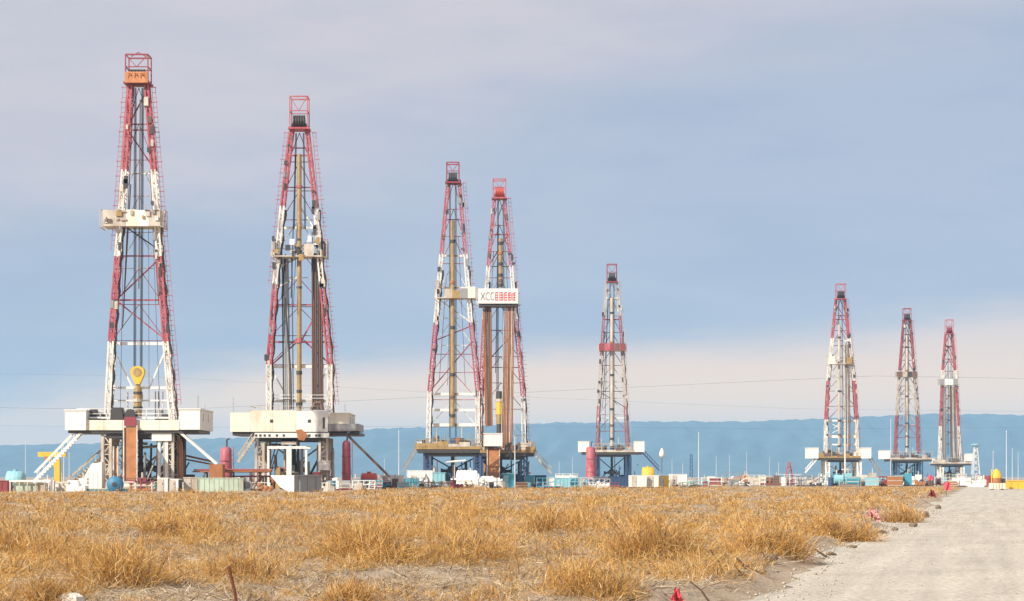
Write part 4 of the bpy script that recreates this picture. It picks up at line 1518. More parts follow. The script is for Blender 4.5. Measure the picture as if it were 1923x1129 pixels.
    container('plain white container next to the scarlet tank', 710, 757, 893, 302, 2.6, 'white', rail=None)
    heap('small white sheeted heap beside the red flanged tank', 622, 640, 898, 262, 2, 'cloth_white', seed=8)
    heap('pale heap of sacks at the foot of the red flanged tank', 664, 690, 907, 262, 2, 'dirty', seed=9)
    heap('heap of pale sacks between skip and red flanged tank', 604, 630, 905, 240, 2.4, 'dirty', seed=19)
    container('teal container with white roof in front of the blue based rigs', 758, 786, 898, 316, 2.6, 'teal', roof='white', door=False)
    container('white cabin rising behind the teal roofed container', 764, 812, 884, 322, 3.0, 'white', 'equipment_cabin', 'cabin')
    # grey A-frame trestle
    R = thing('a_frame_trestle', 'grey steel A-frame trestle between teal and pale blue containers', 'trestle', (pt(800, 0, 312).x, 312, 0))
    for y in (312, 313.5):
        for px in (787, 814):
            MB().bar((pt(px, 0, 312).x, y, 0), pt(800, 892, 312) + Vector((0, y - 312, 0)), .16).build('leg', 'grey', R)
        MB().bar((pt(791, 0, 312).x, y, .7), (pt(810, 0, 312).x, y, .7), .12).build('tie', 'grey', R)
    MB().bar(pt(800, 892, 312), pt(800, 892, 312) + Vector((0, 1.5, 0)), .2).build('top_bar', 'grey', R)
    container('pale blue container with dark open end in front of the blue based rigs', 812, 836, 888, 313, 3.6, 'cyan', end='dark', door=False)
    container('narrow dark cabinet beside the pale blue container', 838, 846, 889, 314, 1.2, 'navy', 'equipment_cabin', 'cabin', door=False)
    heap('large white sheeted heap in front of the blue based rig', 840, 905, 884, 325, 5, 'cloth_white', seed=5)
    heap('long low white sheeted heap beside the rust ramp', 885, 952, 895, 322, 4, 'cloth_white', seed=6)
    R = thing('white_pipe', 'white pipe lying in the grass edge below the blue based rigs', 'pipe', (pt(918, 0, 306).x, 306, 0))
    MB().tube((pt(897, 0, 306).x, 306, .35), (pt(942, 0, 306).x, 306.4, .35), .33, 12).build('barrel', 'cloth_white', R)
    for px in (905, 932):
        MB().box(pt(px, 0, 306).x - .1, pt(px, 0, 306).x + .1, 305.6, 306.8, 0, .06).build('sleeper', 'wood', R)
    container('bright teal container left of the tall white pole', 944, 966, 889, 318, 2.6, 'teal', roof='cyan')
    pole('tall white pole in front of the blue based rigs', 967, 800, 312, .12, 'pipe')
    container('navy container right against the tall white pole', 971, 985, 893, 320, 2.6, 'navy', door=False)
    container('narrow teal container squeezed between two navy ones', 986, 1003, 893, 320.3, 2.6, 'teal', door=False)
    container('navy tank box ending the row by the white pole', 1004, 1026, 893, 320.6, 2.6, 'navy', door=False)
    container('small white unit with dark end between navy and cyan boxes', 1028, 1042, 897, 318, 2.0, 'white', 'pump_unit', 'pump', door=False, end='dark')
    container('long cyan tank with white top rail', 1043, 1086, 897, 330, 2.6, 'cyan', 'mud_tank', 'tank', 'white', False, rail='white')
    drum_tank('round teal tank seen end on beside the long cyan tank', 1071, 1087, 899, 327, 'teal', 'y', dep=2.0)
    drum_tank('small blue tank seen end on before the dark mud tanks', 1096, 1113, 899, 334, 'blue', 'y', dep=2.0)
    container('grey teal mud tank below the red upright tank', 1115, 1142, 896, 338, 2.6, 'navy', 'mud_tank', 'tank', 'grey', False)
    container('navy mud tank next to the long white cabin', 1144, 1180, 895, 338, 2.6, 'navy', 'mud_tank', 'tank', door=False)
    standing_tank('red upright tank beside the slim rig', 1100, 1119, 838, 470, 'red')
    container('long white cabin near the yellow tank', 1182, 1214, 893, 345, 2.6, 'white', 'equipment_cabin', 'cabin')
    container('short white cabin behind the yellow bin', 1217, 1238, 893, 346, 2.6, 'white', 'equipment_cabin', 'cabin')
    R = drum_tank('round yellow tank above the white cabins', 1205, 1229, 877, 430, 'yellow')
    container('upright yellow bin between white cabins', 1238, 1256, 894, 340, 1.8, 'yellow', 'waste_bin', 'bin', door=True)
    container('white cabin with dark doorway right of the yellow bin', 1258, 1290, 891, 352, 2.6, 'white', 'equipment_cabin', 'cabin')
    # small white header tank on a thin post
    c = pt(1243, 842, 515)
    R = thing('header_tank', 'small white pear shaped tank raised on a thin post', 'tank', (c.x, 515, 0))
    MB().lathe((c.x, 515, c.z - 2.4), [(.1, 0), (.6, .3), (.72, .9), (.55, 1.6), (.25, 2.2), (.05, 2.5)], 14).build('vessel', 'cloth_white', R, True)
    MB().tube((c.x, 515, 0), (c.x, 515, c.z - 2.3), .1, 6).build('post', 'grey', R)
    # dark lattice pole and white lamp pole
    c = pt(1298, 853, 480)
    R = thing('lattice_pole', 'dark lattice pole next to a tall white pole', 'pole', (c.x, 480, 0))
    for sx, sy in ((-.3, -.3), (.3, -.3), (.3, .3), (-.3, .3)):
        MB().bar((c.x + sx, 480 + sy, 0), (c.x + sx * .7, 480 + sy * .7, c.z), .12).build('chord', 'navy', R)
    m = MB()
    for i in range(9):
        s = 1 if i % 2 else -1
        m.bar((c.x - .3 * s, 479.7, i * c.z / 9), (c.x + .3 * s, 479.7, (i + 1) * c.z / 9), .09)
    m.build('lacing', 'navy', R)
    pole('tall white pole standing alone against the blue hills', 1312, 814, 420, .13)
    pole('white pole beside the foot of the brown staircase', 749, 812, 330, .10)
    pole('tall cream pole standing before the white based rig', 1587, 796, 480, .2, 'cream')
    pole('thin blue grey pole beside the dark blue based rig', 1673, 790, 420, .11, 'pipe', lamp=False)
    pole('white pole at the end of the long low yellow skip', 1890, 812, 318, .09, 'pipe')
    pole('short thin pole behind the yellow domed mixing unit', 1865, 850, 330, .07, 'pipe', lamp=False)
    pole('faint thin pole beyond the yellow skip', 1901, 845, 430, .09, 'pipe', lamp=False)
    pole('thin pole left of the white canopy', 1345, 858, 560, .09, 'pipe', lamp=False)
    # far pad clutter
    container('small white van sized cabin far out right of the tall white pole', 1330, 1343, 895, 560, 3, 'white', 'equipment_cabin', 'cabin', door=False)
    container('low white cabin far out under the pale canopy', 1336, 1360, 902, 520, 2, 'white', 'equipment_cabin', 'cabin', door=False)
    c0, c1 = pt(1368, 896, 470), pt(1390, 896, 470)
    R = thing('canopy', 'white canopy on posts with dark shade under it', 'canopy', ((c0.x + c1.x) / 2, 471, 0))
    MB().prism([(c0.x, 470, c0.z - .5), (c1.x, 470, c0.z - .5), ((c0.x + c1.x) / 2, 470, c0.z + .2)], (0, 4, 0)).build('roof', 'cloth_white', R)
    for x in (c0.x + .2, c1.x - .2):
        for y in (470.3, 473.6):
            MB().bar((x, y, 0), (x, y, c0.z - .5), .12).build('post', 'dirty', R)
    container('dark box standing in for shade under the white canopy', 1371, 1388, 901, 471, 2.2, 'dark', 'pad_box', 'box', door=False)  # dark box puts the shade below the canopy into a painted shape
    container('pale cabin beyond the white canopy', 1393, 1410, 898, 530, 2.5, 'cream', 'equipment_cabin', 'cabin', door=False)
    container('sandy low shed beside the pale cabin', 1352, 1368, 898, 600, 3, 'dirty', 'shed', 'shed', door=False)
    container('white cabin beside the red lifting frame', 1497, 1514, 897, 420, 2.4, 'white', 'equipment_cabin', 'cabin')
    container('long low white cabin in front of the white based rig', 1518, 1548, 903, 430, 2.4, 'white', 'equipment_cabin', 'cabin')
    container('white cabin under the staircase of the white based rig', 1556, 1584, 901, 434, 2.4, 'white', 'equipment_cabin', 'cabin')
    container('second long low white cabin, behind the cream pole', 1590, 1628, 904, 440, 2.4, 'white', 'equipment_cabin', 'cabin')
    container('cream cabin left of the thin blue grey pole', 1632, 1670, 904, 436, 2.4, 'cream', 'equipment_cabin', 'cabin')
    container('low white cabin below the dark blue based rig', 1680, 1728, 904, 445, 2.4, 'white', 'equipment_cabin', 'cabin')
    container('teal box near the red flag at the roadside', 1752, 1778, 897, 470, 2.4, 'cyan', 'pad_box', 'box', door=False)
    pipe_rack('far rack of dark red pipes near the white based rig', 1628, 1672, 896, 500, 5, 'darkred', 7)
    heap('grey spoil heap at the end of the field before the farthest rig', 1796, 1828, 901, 430, 8, 'dirty', 'spoil_heap', 'heap', 11)
    heap('small pale spoil heap beside the yellow domed mixing unit', 1826, 1850, 908, 390, 5, 'stone', 'spoil_heap', 'heap', 12)
    container('pale grey unit behind the spoil heap', 1800, 1816, 890, 520, 2.4, 'pipe', 'pump_unit', 'pump', door=False)
    container('white unit to the side of the lattice tower foot', 1836, 1848, 893, 500, 2.4, 'white', 'pump_unit', 'pump', door=False)
    # pale lattice tower with a head
    c = pt(1832, 834, 540)
    R = thing('lattice_tower', 'pale blue grey lattice tower with wide head by the farthest rig', 'tower', (c.x, 540, 0))
    for sx, sy in ((-1, -1), (1, -1), (1, 1), (-1, 1)):
        MB().bar((c.x + sx * 1.1, 540 + sy * 1.1, 0), (c.x + sx * .35, 540 + sy * .35, c.z - .6), .2).build('leg', 'pipe', R)
    for i in range(6):
        z0, z1 = c.z * i / 6.6, c.z * (i + 1) / 6.6
        w0, w1 = 1.1 - .75 * i / 6, 1.1 - .75 * (i + 1) / 6
        m = MB()
        for y in (-1, 1):
            m.bar((c.x - w0, 540 + y * w0, z0), (c.x + w1, 540 + y * w1, z1), .12).bar((c.x + w0, 540 + y * w0, z0), (c.x - w1, 540 + y * w1, z1), .12)
        m.build('cross_bracing', 'pipe', R)
    MB().lathe((c.x, 540, c.z - .7), [(.5, 0), (1.2, .35), (1.3, .6), (.4, .8)], 12).build('head', 'cyan', R)
    # yellow wheel loader and yellow skip by the road end
    Y = 312
    R = thing('mixing_unit', 'yellow domed mixing unit with brown belt at the far end of the road', 'mixer', (pt(1875, 0, Y).x, Y + 1, 0))
    x0, x1 = pt(1862, 0, Y).x, pt(1888, 0, Y).x
    MB().box(x0, x1, Y, Y + 1.8, .12, 1.0).build('base_box', 'cream', R)
    for x in (x0 + .25, x1 - .25):
        MB().box(x - .12, x + .12, Y + .1, Y + 1.7, 0, .118).build('skid', 'dark', R)
    MB().lathe(((x0 + x1) / 2 - .1, Y + .9, 1.0), [(.8, 0), (.85, .2), (.8, .75)], 16).build('belt', 'rust', R)
    MB().lathe(((x0 + x1) / 2 - .1, Y + .9, 1.752), [(.85, 0), (.82, .4), (.6, .9), (.3, 1.25), (.12, 1.4)], 16).build('dome', 'yellow', R)
    MB().box(x1 - .3, x1 + .1, Y + .3, Y + .9, 1.002, 1.7).build('motor', 'dark', R)
    MB().tube((x0 + .1, Y + .3, 1.0), (x0 + .1, Y + .3, 3.1), .07, 6).build('feed_pipe', 'yellow', R)
    for k in range(4):
        MB().box(x0 + .2 + .45 * k, x0 + .27 + .45 * k, Y - .04, Y - .003, .15, .95).build('rib', 'mustard', R)
    a, b = pt(1893, 903, 316), pt(1965, 903, 316)
    R = thing('low_skip', 'long low yellow skip at the far end of the road', 'skip', ((a.x + b.x) / 2, 317, 0))
    MB().prism([(a.x + .2, 316, .1), (b.x - .2, 316, .1), (b.x, 316, a.z), (a.x, 316, a.z)], (0, .08, 0)).build('side_wall', 'yellow', R)
    MB().prism([(a.x + .2, 318, .1), (b.x - .2, 318, .1), (b.x, 318, a.z), (a.x, 318, a.z)], (0, .08, 0)).build('side_wall', 'yellow', R)
    MB().prism([(a.x + .2, 316.082, .1), (a.x, 316.082, a.z), (a.x, 317.998, a.z), (a.x + .2, 317.998, .1)], (.08, 0, 0)).build('end_wall', 'yellow', R)
    MB().box(a.x + .3, b.x - .3, 316.09, 317.99, .1, .2).build('floor', 'yellow', R)
    MB().bar((a.x, 315.97, a.z), (b.x, 315.97, a.z), .12).build('rim', 'yellow', R)
    for k in range(6):
        x = a.x + .4 + k * 1.0
        MB().box(x, x + .1, 315.93, 315.998, .12, a.z - .06).build('rib', 'yellow', R)


def far_things():
    c0 = pt(1482, 868, 470)
    R = thing('lifting_frame', 'red steel lifting frame standing before the white based rig', 'frame', (c0.x, 470, 0))
    for sx, sy in ((-1, -1), (1, -1), (1, 1), (-1, 1)):
        MB().bar((c0.x + sx * 1.1, 470 + sy * .9, 0), (c0.x + sx * .15, 470 + sy * .15, c0.z), .2).build('leg', 'red', R)
    for k in range(1, 4):
        q = 1 - k / 4.4
        z = c0.z * k / 4.2
        MB().bar((c0.x - 1.1 * q, 469.2, z), (c0.x + 1.1 * q, 469.2, z), .14).build('tie', 'red', R)
        MB().bar((c0.x - 1.1 * q, 469.2, z), (c0.x + 1.1 * q * .75, 469.3, z + c0.z / 4.2), .12).build('brace', 'darkred', R)
    MB().box(c0.x - .9, c0.x + .9, 469.4, 470.6, 0, 1.3).build('winch_housing', 'darkred', R)
    for i, (px, py, Y) in enumerate(((1262, 862, 1000), (1282, 872, 900), (1370, 855, 1100), (1402, 850, 1000), (1445, 860, 1100), (1462, 870, 900),
                                     (722, 862, 900), (1050, 868, 900), (1075, 860, 1000), (1912, 850, 800))):
        pole(('far thin pole above the white cabin with dark doorway', 'far thin pole just left of the dark lattice pole', 'far thin pole rising over the white canopy', 'far thin pole beyond the pale cabin', 'far thin pole midway between pale cabin and red lifting frame', 'far thin pole just left of the red lifting frame',
              'far thin pole above the plain white container', 'far thin pole right of the navy tank row', 'far thin pole left of the red tank by the slim rig', 'far thin pole over the long low yellow skip')[i], px, py, Y, .14, 'pipe', lamp=False, group='far poles in the haze', name='far_pole')
    # overhead power lines strung across the plain between poles out of view
    for i, (pts, Y) in enumerate((([(-200, 762), (300, 771), (900, 741), (1300, 722), (1640, 706), (1923, 711), (2200, 722)], 820),
                                  ([(-200, 797), (300, 803), (900, 800), (1500, 806), (2200, 800)], 900),
                                  ([(-300, 698), (260, 706), (900, 742), (1500, 768), (2200, 776)], 980))):
        w = [pt(np.interp(t, [p[0] for p in pts], [p[0] for p in pts]), np.interp(t, [p[0] for p in pts], [p[1] for p in pts]), Y) for t in np.linspace(pts[0][0], pts[-1][0], 40)]
        lone(MB().path(w, .024 if i else .034, 4), 'power_line', 'cable',
             ('overhead power cable crossing the sky behind the slim rig', 'overhead power cable low behind the two tallest rigs', 'overhead cable sloping down from the upper sky behind the tallest rig')[i],
             'cable', w[0], 'overhead cables')


def small_store(kind, col, px, Y, label, r):
    x = gx(px, Y)
    R = thing({'drum': 'steel_drum', 'crate': 'wooden_crate', 'reel': 'cable_reel', 'pump': 'skid_pump', 'basket': 'pipe_basket', 'sacks': 'sack_pallet', 'hose': 'hose_tangle', 'frame': 'guard_frame'}[kind], label,
              {'drum': 'drum', 'crate': 'crate', 'reel': 'cable reel', 'pump': 'pump', 'basket': 'pipe basket', 'sacks': 'pallet', 'hose': 'hose', 'frame': 'frame'}[kind], (x, Y, 0))
    k = r.uniform(.9, 1.25) * (1 if Y < 400 else 1.5)
    if kind == 'drum':
        MB().lathe((x, Y, 0), [(.38 * k, 0), (.38 * k, .36 * k), (.42 * k, .38 * k), (.38 * k, .4 * k), (.38 * k, .8 * k), (.42 * k, .82 * k), (.38 * k, .84 * k), (.38 * k, 1.2 * k)], 14).build('shell', col, R)
        MB().lathe((x, Y, 1.2 * k + .002), [(.4 * k, 0), (.4 * k, .04), (.3 * k, .03)], 14).build('lid', 'grey', R)
    elif kind == 'crate':
        w, h = .8 * k, 1.15 * k
        MB().box(x - w, x + w, Y, Y + 1.2, .1, h).build('body', col, R)
        for z in (.12, h * .5, h - .18):
            MB().box(x - w - .03, x + w + .03, Y - .05, Y - .003, z, z + .14).build('slat', 'dirty', R)
        for dx in (-w * .7, w * .7):
            MB().box(x + dx - .08, x + dx + .08, Y + .05, Y + 1.15, 0, .098).build('bearer', 'wood', R)
    elif kind == 'reel':
        q = .6 * k
        for dx in (-.45, .35):
            MB().lathe((x + dx, Y + .6, q), [(.1, 0), (q, .01), (q, .09), (.1, .1)], 18, 0, 'x').build('flange', col, R)
        MB().lathe((x - .345, Y + .6, q), [(q * .62, .0), (q * .66, .34), (q * .62, .69)], 16, 0, 'x').build('cable', 'dark', R)
    elif kind == 'pump':
        MB().box(x - 1.1 * k, x + 1.1 * k, Y, Y + 1.1, .02, .25).build('skid', 'dark', R)
        MB().lathe((x - 1.0 * k, Y + .55, .8 * k), [(.1, 0), (.5 * k, .08), (.5 * k, 1.0 * k), (.3 * k, 1.08 * k)], 14, 0, 'x').build('motor', col, R)
        MB().box(x + .2 * k, x + 1.0 * k, Y + .1, Y + 1.0, .252, 1.5 * k).build('housing', col, R)
        MB().tube((x + .6 * k, Y + .5, 1.5 * k), (x + .6 * k, Y + .5, 2.0 * k), .12, 8).build('outlet', 'dirty', R)
    elif kind == 'basket':
        w, h = 1.3 * k, 1.1 * k
        for dx in (-w, w):
            for y in (Y, Y + 1.2):
                MB().bar((x + dx, y, 0), (x + dx, y, h), .1).build('post', col, R)
        for z in (.15, h * .6, h):
            for y in (Y, Y + 1.2):
                MB().bar((x - w, y, z), (x + w, y, z), .08).build('rail', col, R)
        for q in range(6):
            MB().tube((x - w * 1.15, Y + .15 + .17 * q, .3 + .1 * (q % 2)), (x + w * 1.15, Y + .15 + .17 * q, .3 + .12 * (q % 3)), .09, 6).build('pipe', r.choice(('rust', 'brown', 'darkred')), R)
    elif kind == 'hose':
        P = [Vector((x + r.uniform(-1.6, 1.6) * k, Y + r.uniform(0, 1.2), r.uniform(.12, 1.3 * k))) for _ in range(7)]
        P[0].z = P[-1].z = .1
        Q = []
        for i in range(len(P) - 1):
            for t in (0, .33, .66):
                c = P[i].lerp(P[i + 1], t)
                Q.append(c + Vector((0, 0, .12 * math.sin(t * 5 + i))))
        MB().path(Q + [P[-1]], .09, 6).build('hose', col, R)
        MB().box(x - .5, x + .5, Y + .3, Y + .9, 0, .5 * k).build('valve_box', 'dark', R)
        MB().tube((x, Y + .6, .5 * k), (x, Y + .6, 1.6 * k), .1, 6).build('stand_pipe', 'dirty', R)
    elif kind == 'frame':
        w, h = 1.5 * k, 1.5 * k
        for q in range(5):
            dx = -w + 2 * w * q / 4
            MB().bar((x + dx, Y, 0), (x + dx + .1, Y + .3, h), .09).build('post', col, R)
        for t in (.3, .65, 1):
            MB().bar((x - w + .1 * t, Y + .3 * t, h * t), (x + w + .1 * t, Y + .3 * t, h * t), .08).build('rail', col, R)
        MB().bar((x - w, Y, .1), (x + w, Y + .3, h), .07).build('brace', col, R)
        MB().bar((x - w * .3, Y + .3, h), (x - w * .1, Y + 1.6, 0), .08).build('stay', col, R)
    else:
        MB().box(x - .75 * k, x + .75 * k, Y, Y + 1.2, 0, .14).build('pallet', 'wood', R)
        for q in range(7):
            row, c = divmod(q, 3)
            cx_, z = x + (-.5 + .5 * c + .2 * (row % 2)) * k, .16 + row * .33
            MB().lathe((cx_, Y + .1, z + .17), [(.05, 0), (.24 * k, .08), (.27 * k, .5), (.24 * k, .92), (.05, 1.0)], 8, 0, 'y').build('sack', col, R)
    return R


def stores():
    r = random.Random(77)
    spots = [(52, 104, 239, 'beside the yellow jib crane foot'), (108, 158, 241, 'between bin and slanted white hopper'), (236, 296, 242, 'by the rusty valve manifold'),
             (335, 372, 244, 'behind the small grey cabinet'), (462, 500, 240, 'between pale green tank and corner on skip'), (560, 640, 246, 'behind the corner on skip'),
             (640, 712, 268, 'near the red flanged tank'), (706, 762, 296, 'by the plain white container'), (776, 850, 304, 'before the pale blue container'),
             (852, 948, 300, 'before the large white heap'), (975, 1045, 306, 'before the navy containers'), (1085, 1150, 320, 'before the dark mud tanks'),
             (1150, 1215, 360, 'behind the long white cabin'), (1255, 1330, 345, 'around the dark lattice pole'), (1318, 1420, 430, 'around the white canopy'),
             (1400, 1500, 450, 'near the red lifting frame'), (1500, 1600, 415, 'before the white based rig'), (1600, 1700, 415, 'by the thin blue grey pole'),
             (1700, 1800, 430, 'below the dark blue based rig'), (1785, 1860, 400, 'on the spoil heap side of the road end')]
    kinds = ['drum', 'crate', 'reel', 'pump', 'basket', 'sacks', 'hose', 'frame', 'hose', 'frame']
    cols = [('white', 'white'), ('white', 'bright white'), ('cream', 'cream'), ('dirty', 'grime grey'), ('grey', 'grey'), ('rust', 'rusty'), ('brown', 'brown'), ('teal', 'teal'), ('cyan', 'pale cyan'), ('navy', 'navy'), ('darkred', 'dark red'), ('cloth_white', 'off white'), ('dirty', 'dusty')]
    words_ = {'drum': 'steel drum', 'crate': 'wooden crate', 'reel': 'cable reel', 'pump': 'skid pump', 'basket': 'pipe basket', 'sacks': 'pallet of sacks', 'hose': 'hose tangle with standpipe', 'frame': 'guard frame'}
    for p0, p1, Y, where in spots:
        n = max(5, int((p1 - p0) / 10.5))
        used = set()
        for i in range(n):
            for _ in range(30):
                k, c = r.choice(kinds), r.choice(cols)
                if (k, c[1]) not in used:
                    break
            used.add((k, c[1]))
            px = p0 + (p1 - p0) * (i + r.uniform(.3, .7)) / n
            small_store(k, c[0], px, Y + r.uniform(-1.5, 5), f'{c[1]} {words_[k]} {where}', r)


equipment()
far_things()
stores()


# ------------------------------------------------------------------ dry vegetation
def veg_mat():
    m, nt, bs = new_mat('dry_straw')
    N, L = nt.nodes.new, nt.links.new
    at = N('ShaderNodeAttribute')
    at.attribute_name = 'tint'
    L(at.outputs['Color'], bs.inputs['Base Color'])
    bs.inputs['Roughness'].default_value = 0.8
    tr = N('ShaderNodeBsdfTranslucent')
    L(at.outputs['Color'], tr.inputs['Color'])
    mx = N('ShaderNodeMixShader')
    mx.inputs[0].default_value = 0.12
    L(bs.outputs[0], mx.inputs[1])
    L(tr.outputs[0], mx.inputs[2])
    L(mx.outputs[0], nt.nodes['Material Output'].inputs['Surface'])
    return m


M['straw'] = veg_mat()
GOLD = np.array([(.60, .31, .065), (.65, .37, .09), (.50, .235, .05), (.71, .47, .17), (.60, .33, .075), (.68, .49, .24), (.22, .115, .045)])
STRAW = np.array([(.70, .58, .39), (.60, .48, .32), (.78, .69, .52), (.50, .39, .26), (.66, .49, .24)])
DEAD = np.array([(.44, .36, .27), (.30, .23, .16), (.56, .48, .38), (.10, .065, .04), (.16, .10, .06)])


def blades_mesh(name, base, tip, mid, side, tint, origin=(0, 0, 0)):
    n = len(base)
    co = np.empty((n, 5, 3), np.float32)
    co[:, 0], co[:, 1] = base - side, base + side
    co[:, 2], co[:, 3] = mid + side * .75, mid - side * .75
    co[:, 4] = tip
    co -= np.asarray(origin, np.float32)
    i = (np.arange(n) * 5)[:, None]
    lp = (i + np.array([[0, 1, 2, 3, 3, 2, 4]])).astype(np.int32)
    me = bpy.data.meshes.new(name)
    me.vertices.add(n * 5)
    me.vertices.foreach_set('co', co.ravel())
    me.loops.add(n * 7)
    me.loops.foreach_set('vertex_index', lp.ravel())
    me.polygons.add(n * 2)
    st = (np.arange(n) * 7)[:, None] + np.array([[0, 4]])
    me.polygons.foreach_set('loop_start', st.ravel().astype(np.int32))
    me.update(calc_edges=True)
    at = me.attributes.new('tint', 'FLOAT_COLOR', 'POINT')
    c4 = np.ones((n, 5, 4), np.float32)
    c4[:, :, :3] = tint[:, None, :]
    at.data.foreach_set('color', c4.ravel())
    me.materials.append(M['straw'])
    return me


def tuft_blades(cx, cy, R, H, n, width, pal, flop=0.0, rg=rng):
    """n blades for each tuft; arrays cx, cy, R, H per tuft. flop 0 = upright broom, 1 = matted"""
    k = len(cx)
    N = k * n
    rep = lambda a: np.repeat(np.asarray(a, float), n)
    cx, cy, R, H, width = rep(cx), rep(cy), rep(R), rep(H), rep(width)
    az = rg.uniform(0, 2 * np.pi, N)
    rr = np.sqrt(rg.uniform(0, 1, N))
    dome = rg.uniform(0, 1, N) < .86 * (1 - flop)          # side twigs spread through the crown
    bx, by = cx + R * .55 * rr * np.cos(az), cy + R * .55 * rr * np.sin(az)
    bz = ground_h(bx, by) - .02
    az2 = az + rg.normal(0, .7 + 1.6 * flop, N)
    out = rg.uniform(.15, 1.0, N) * (.35 + .65 * rr)
    ln = H * np.where(rg.uniform(0, 1, N) < .10, rg.uniform(.8, 1.05, N), rg.uniform(.35, .75, N))
    up = ln * np.sqrt(np.clip(1 - (out * .75) ** 2, .05, 1)) * (1 - .72 * flop * rg.uniform(.4, 1, N))
    ho = R * (.35 + .75 * out) * (1 + .5 * flop)
    # crown twigs: start somewhere inside the dome, short, pointing out and up
    q = rg.uniform(.2, 1, N) ** .6 * .92
    el = np.arcsin(rg.uniform(.05, 1, N))
    dx, dy, dz = np.cos(el) * np.cos(az), np.cos(el) * np.sin(az), np.sin(el)
    Rq = R * 1.15
    base = np.where(dome[:, None], np.stack([cx + Rq * q * dx, cy + Rq * q * dy, bz + H * .9 * q * dz], -1), np.stack([bx, by, bz], -1))
    tw = H * rg.uniform(.10, .26, N)
    jit = rg.normal(0, 1.0, (N, 3))
    tdir = np.stack([dx * .8, dy * .8, dz * .8 + .15], -1) + jit
    tip = np.where(dome[:, None], base + tdir * tw[:, None], np.stack([bx + ho * np.cos(az2), by + ho * np.sin(az2), bz + up], -1))
    lift = np.where(dome, 0.0, up * rg.uniform(.02, .2, N))
    mid = base * .5 + tip * .5 + np.stack([rg.normal(0, .07, N) * R, rg.normal(0, .07, N) * R, lift], -1)
    sa = rg.uniform(0, 2 * np.pi, N)
    sd = np.stack([np.cos(sa), np.sin(sa), rg.normal(0, .35, N)], -1) * (width * rg.uniform(.6, 1.3, N))[:, None] * .5
    idx = rg.integers(0, len(pal), N)
    tint = pal[idx] * rg.uniform(.78, 1.18, N)[:, None]
    tt = np.repeat(rg.uniform(.85, 1.12, k), n)
    return base, tip, mid, sd, (tint * tt[:, None]).astype(np.float32)


def patch(x, y):
    return (np.sin(x * .42 + 1.7 * np.sin(y * .11)) * np.cos(y * .16 + .8) + .6 * np.sin(x * .93 - y * .37 + 1.1) + .5 * np.sin(x * .21 + y * .071 + 2.3))


def scatter(y0, y1, per_m2):
    n = int(per_m2 * 0.27 * (y1 * y1 - y0 * y0) + 6 * per_m2 * (y1 - y0))
    y = np.sqrt(rng.uniform(y0 * y0, y1 * y1, n))
    x = rng.uniform(-1, 1, n) * (0.262 * y + 2.5)
    px = CX + F * x / y
    far = np.interp(px, [0, 450, 650, 720, 900, 1150, 1300, 1500, 1800, 1923], [222, 222, 222, 280, 292, 318, 330, 360, 370, 370])
    d = road_edge(y) - x
    keep = (d > .25) & (y < far)
    return x[keep], y[keep], d[keep]


BUSHES = [  # px, base py, width px, height px, label
    (232, 1112, 190, 104, 'large golden bush left of the rusty rod'),
    (470, 1090, 150, 78, 'golden bush directly behind the rusty rod'),
    (95, 1136, 130, 62, 'golden bush beside the pale stone at the bottom'),
    (715, 1062, 180, 100, 'wide golden bush in mid field, below the scarlet tank'),
    (872, 1050, 130, 86, 'golden bush with dark tangled base below the large white heap'),
    (1125, 1136, 175, 84, 'round golden bush at the bottom, left of the bleached roadside bank'),
    (1235, 1056, 190, 112, 'tall golden bush above the roadside red rag'),
    (1440, 1044, 160, 82, 'golden bush overhanging the dead branches by the road'),
    (18, 1062, 110, 80, 'golden bush cut by the edge of the picture'),
    (330, 1006, 130, 54, 'low golden bush in front of the pale green mud tank'),
    (1585, 1004, 140, 56, 'golden bush at the road edge below the pink plastic sheet'),
    (660, 1142, 160, 56, 'low golden bush at the very bottom, beneath the pale straw patch'),
    (1050, 1006, 140, 62, 'golden bush in mid field below the long cyan tank'),
    (1690, 972, 90, 40, 'small golden bush at the road edge near the pink plastic sheet'),
]


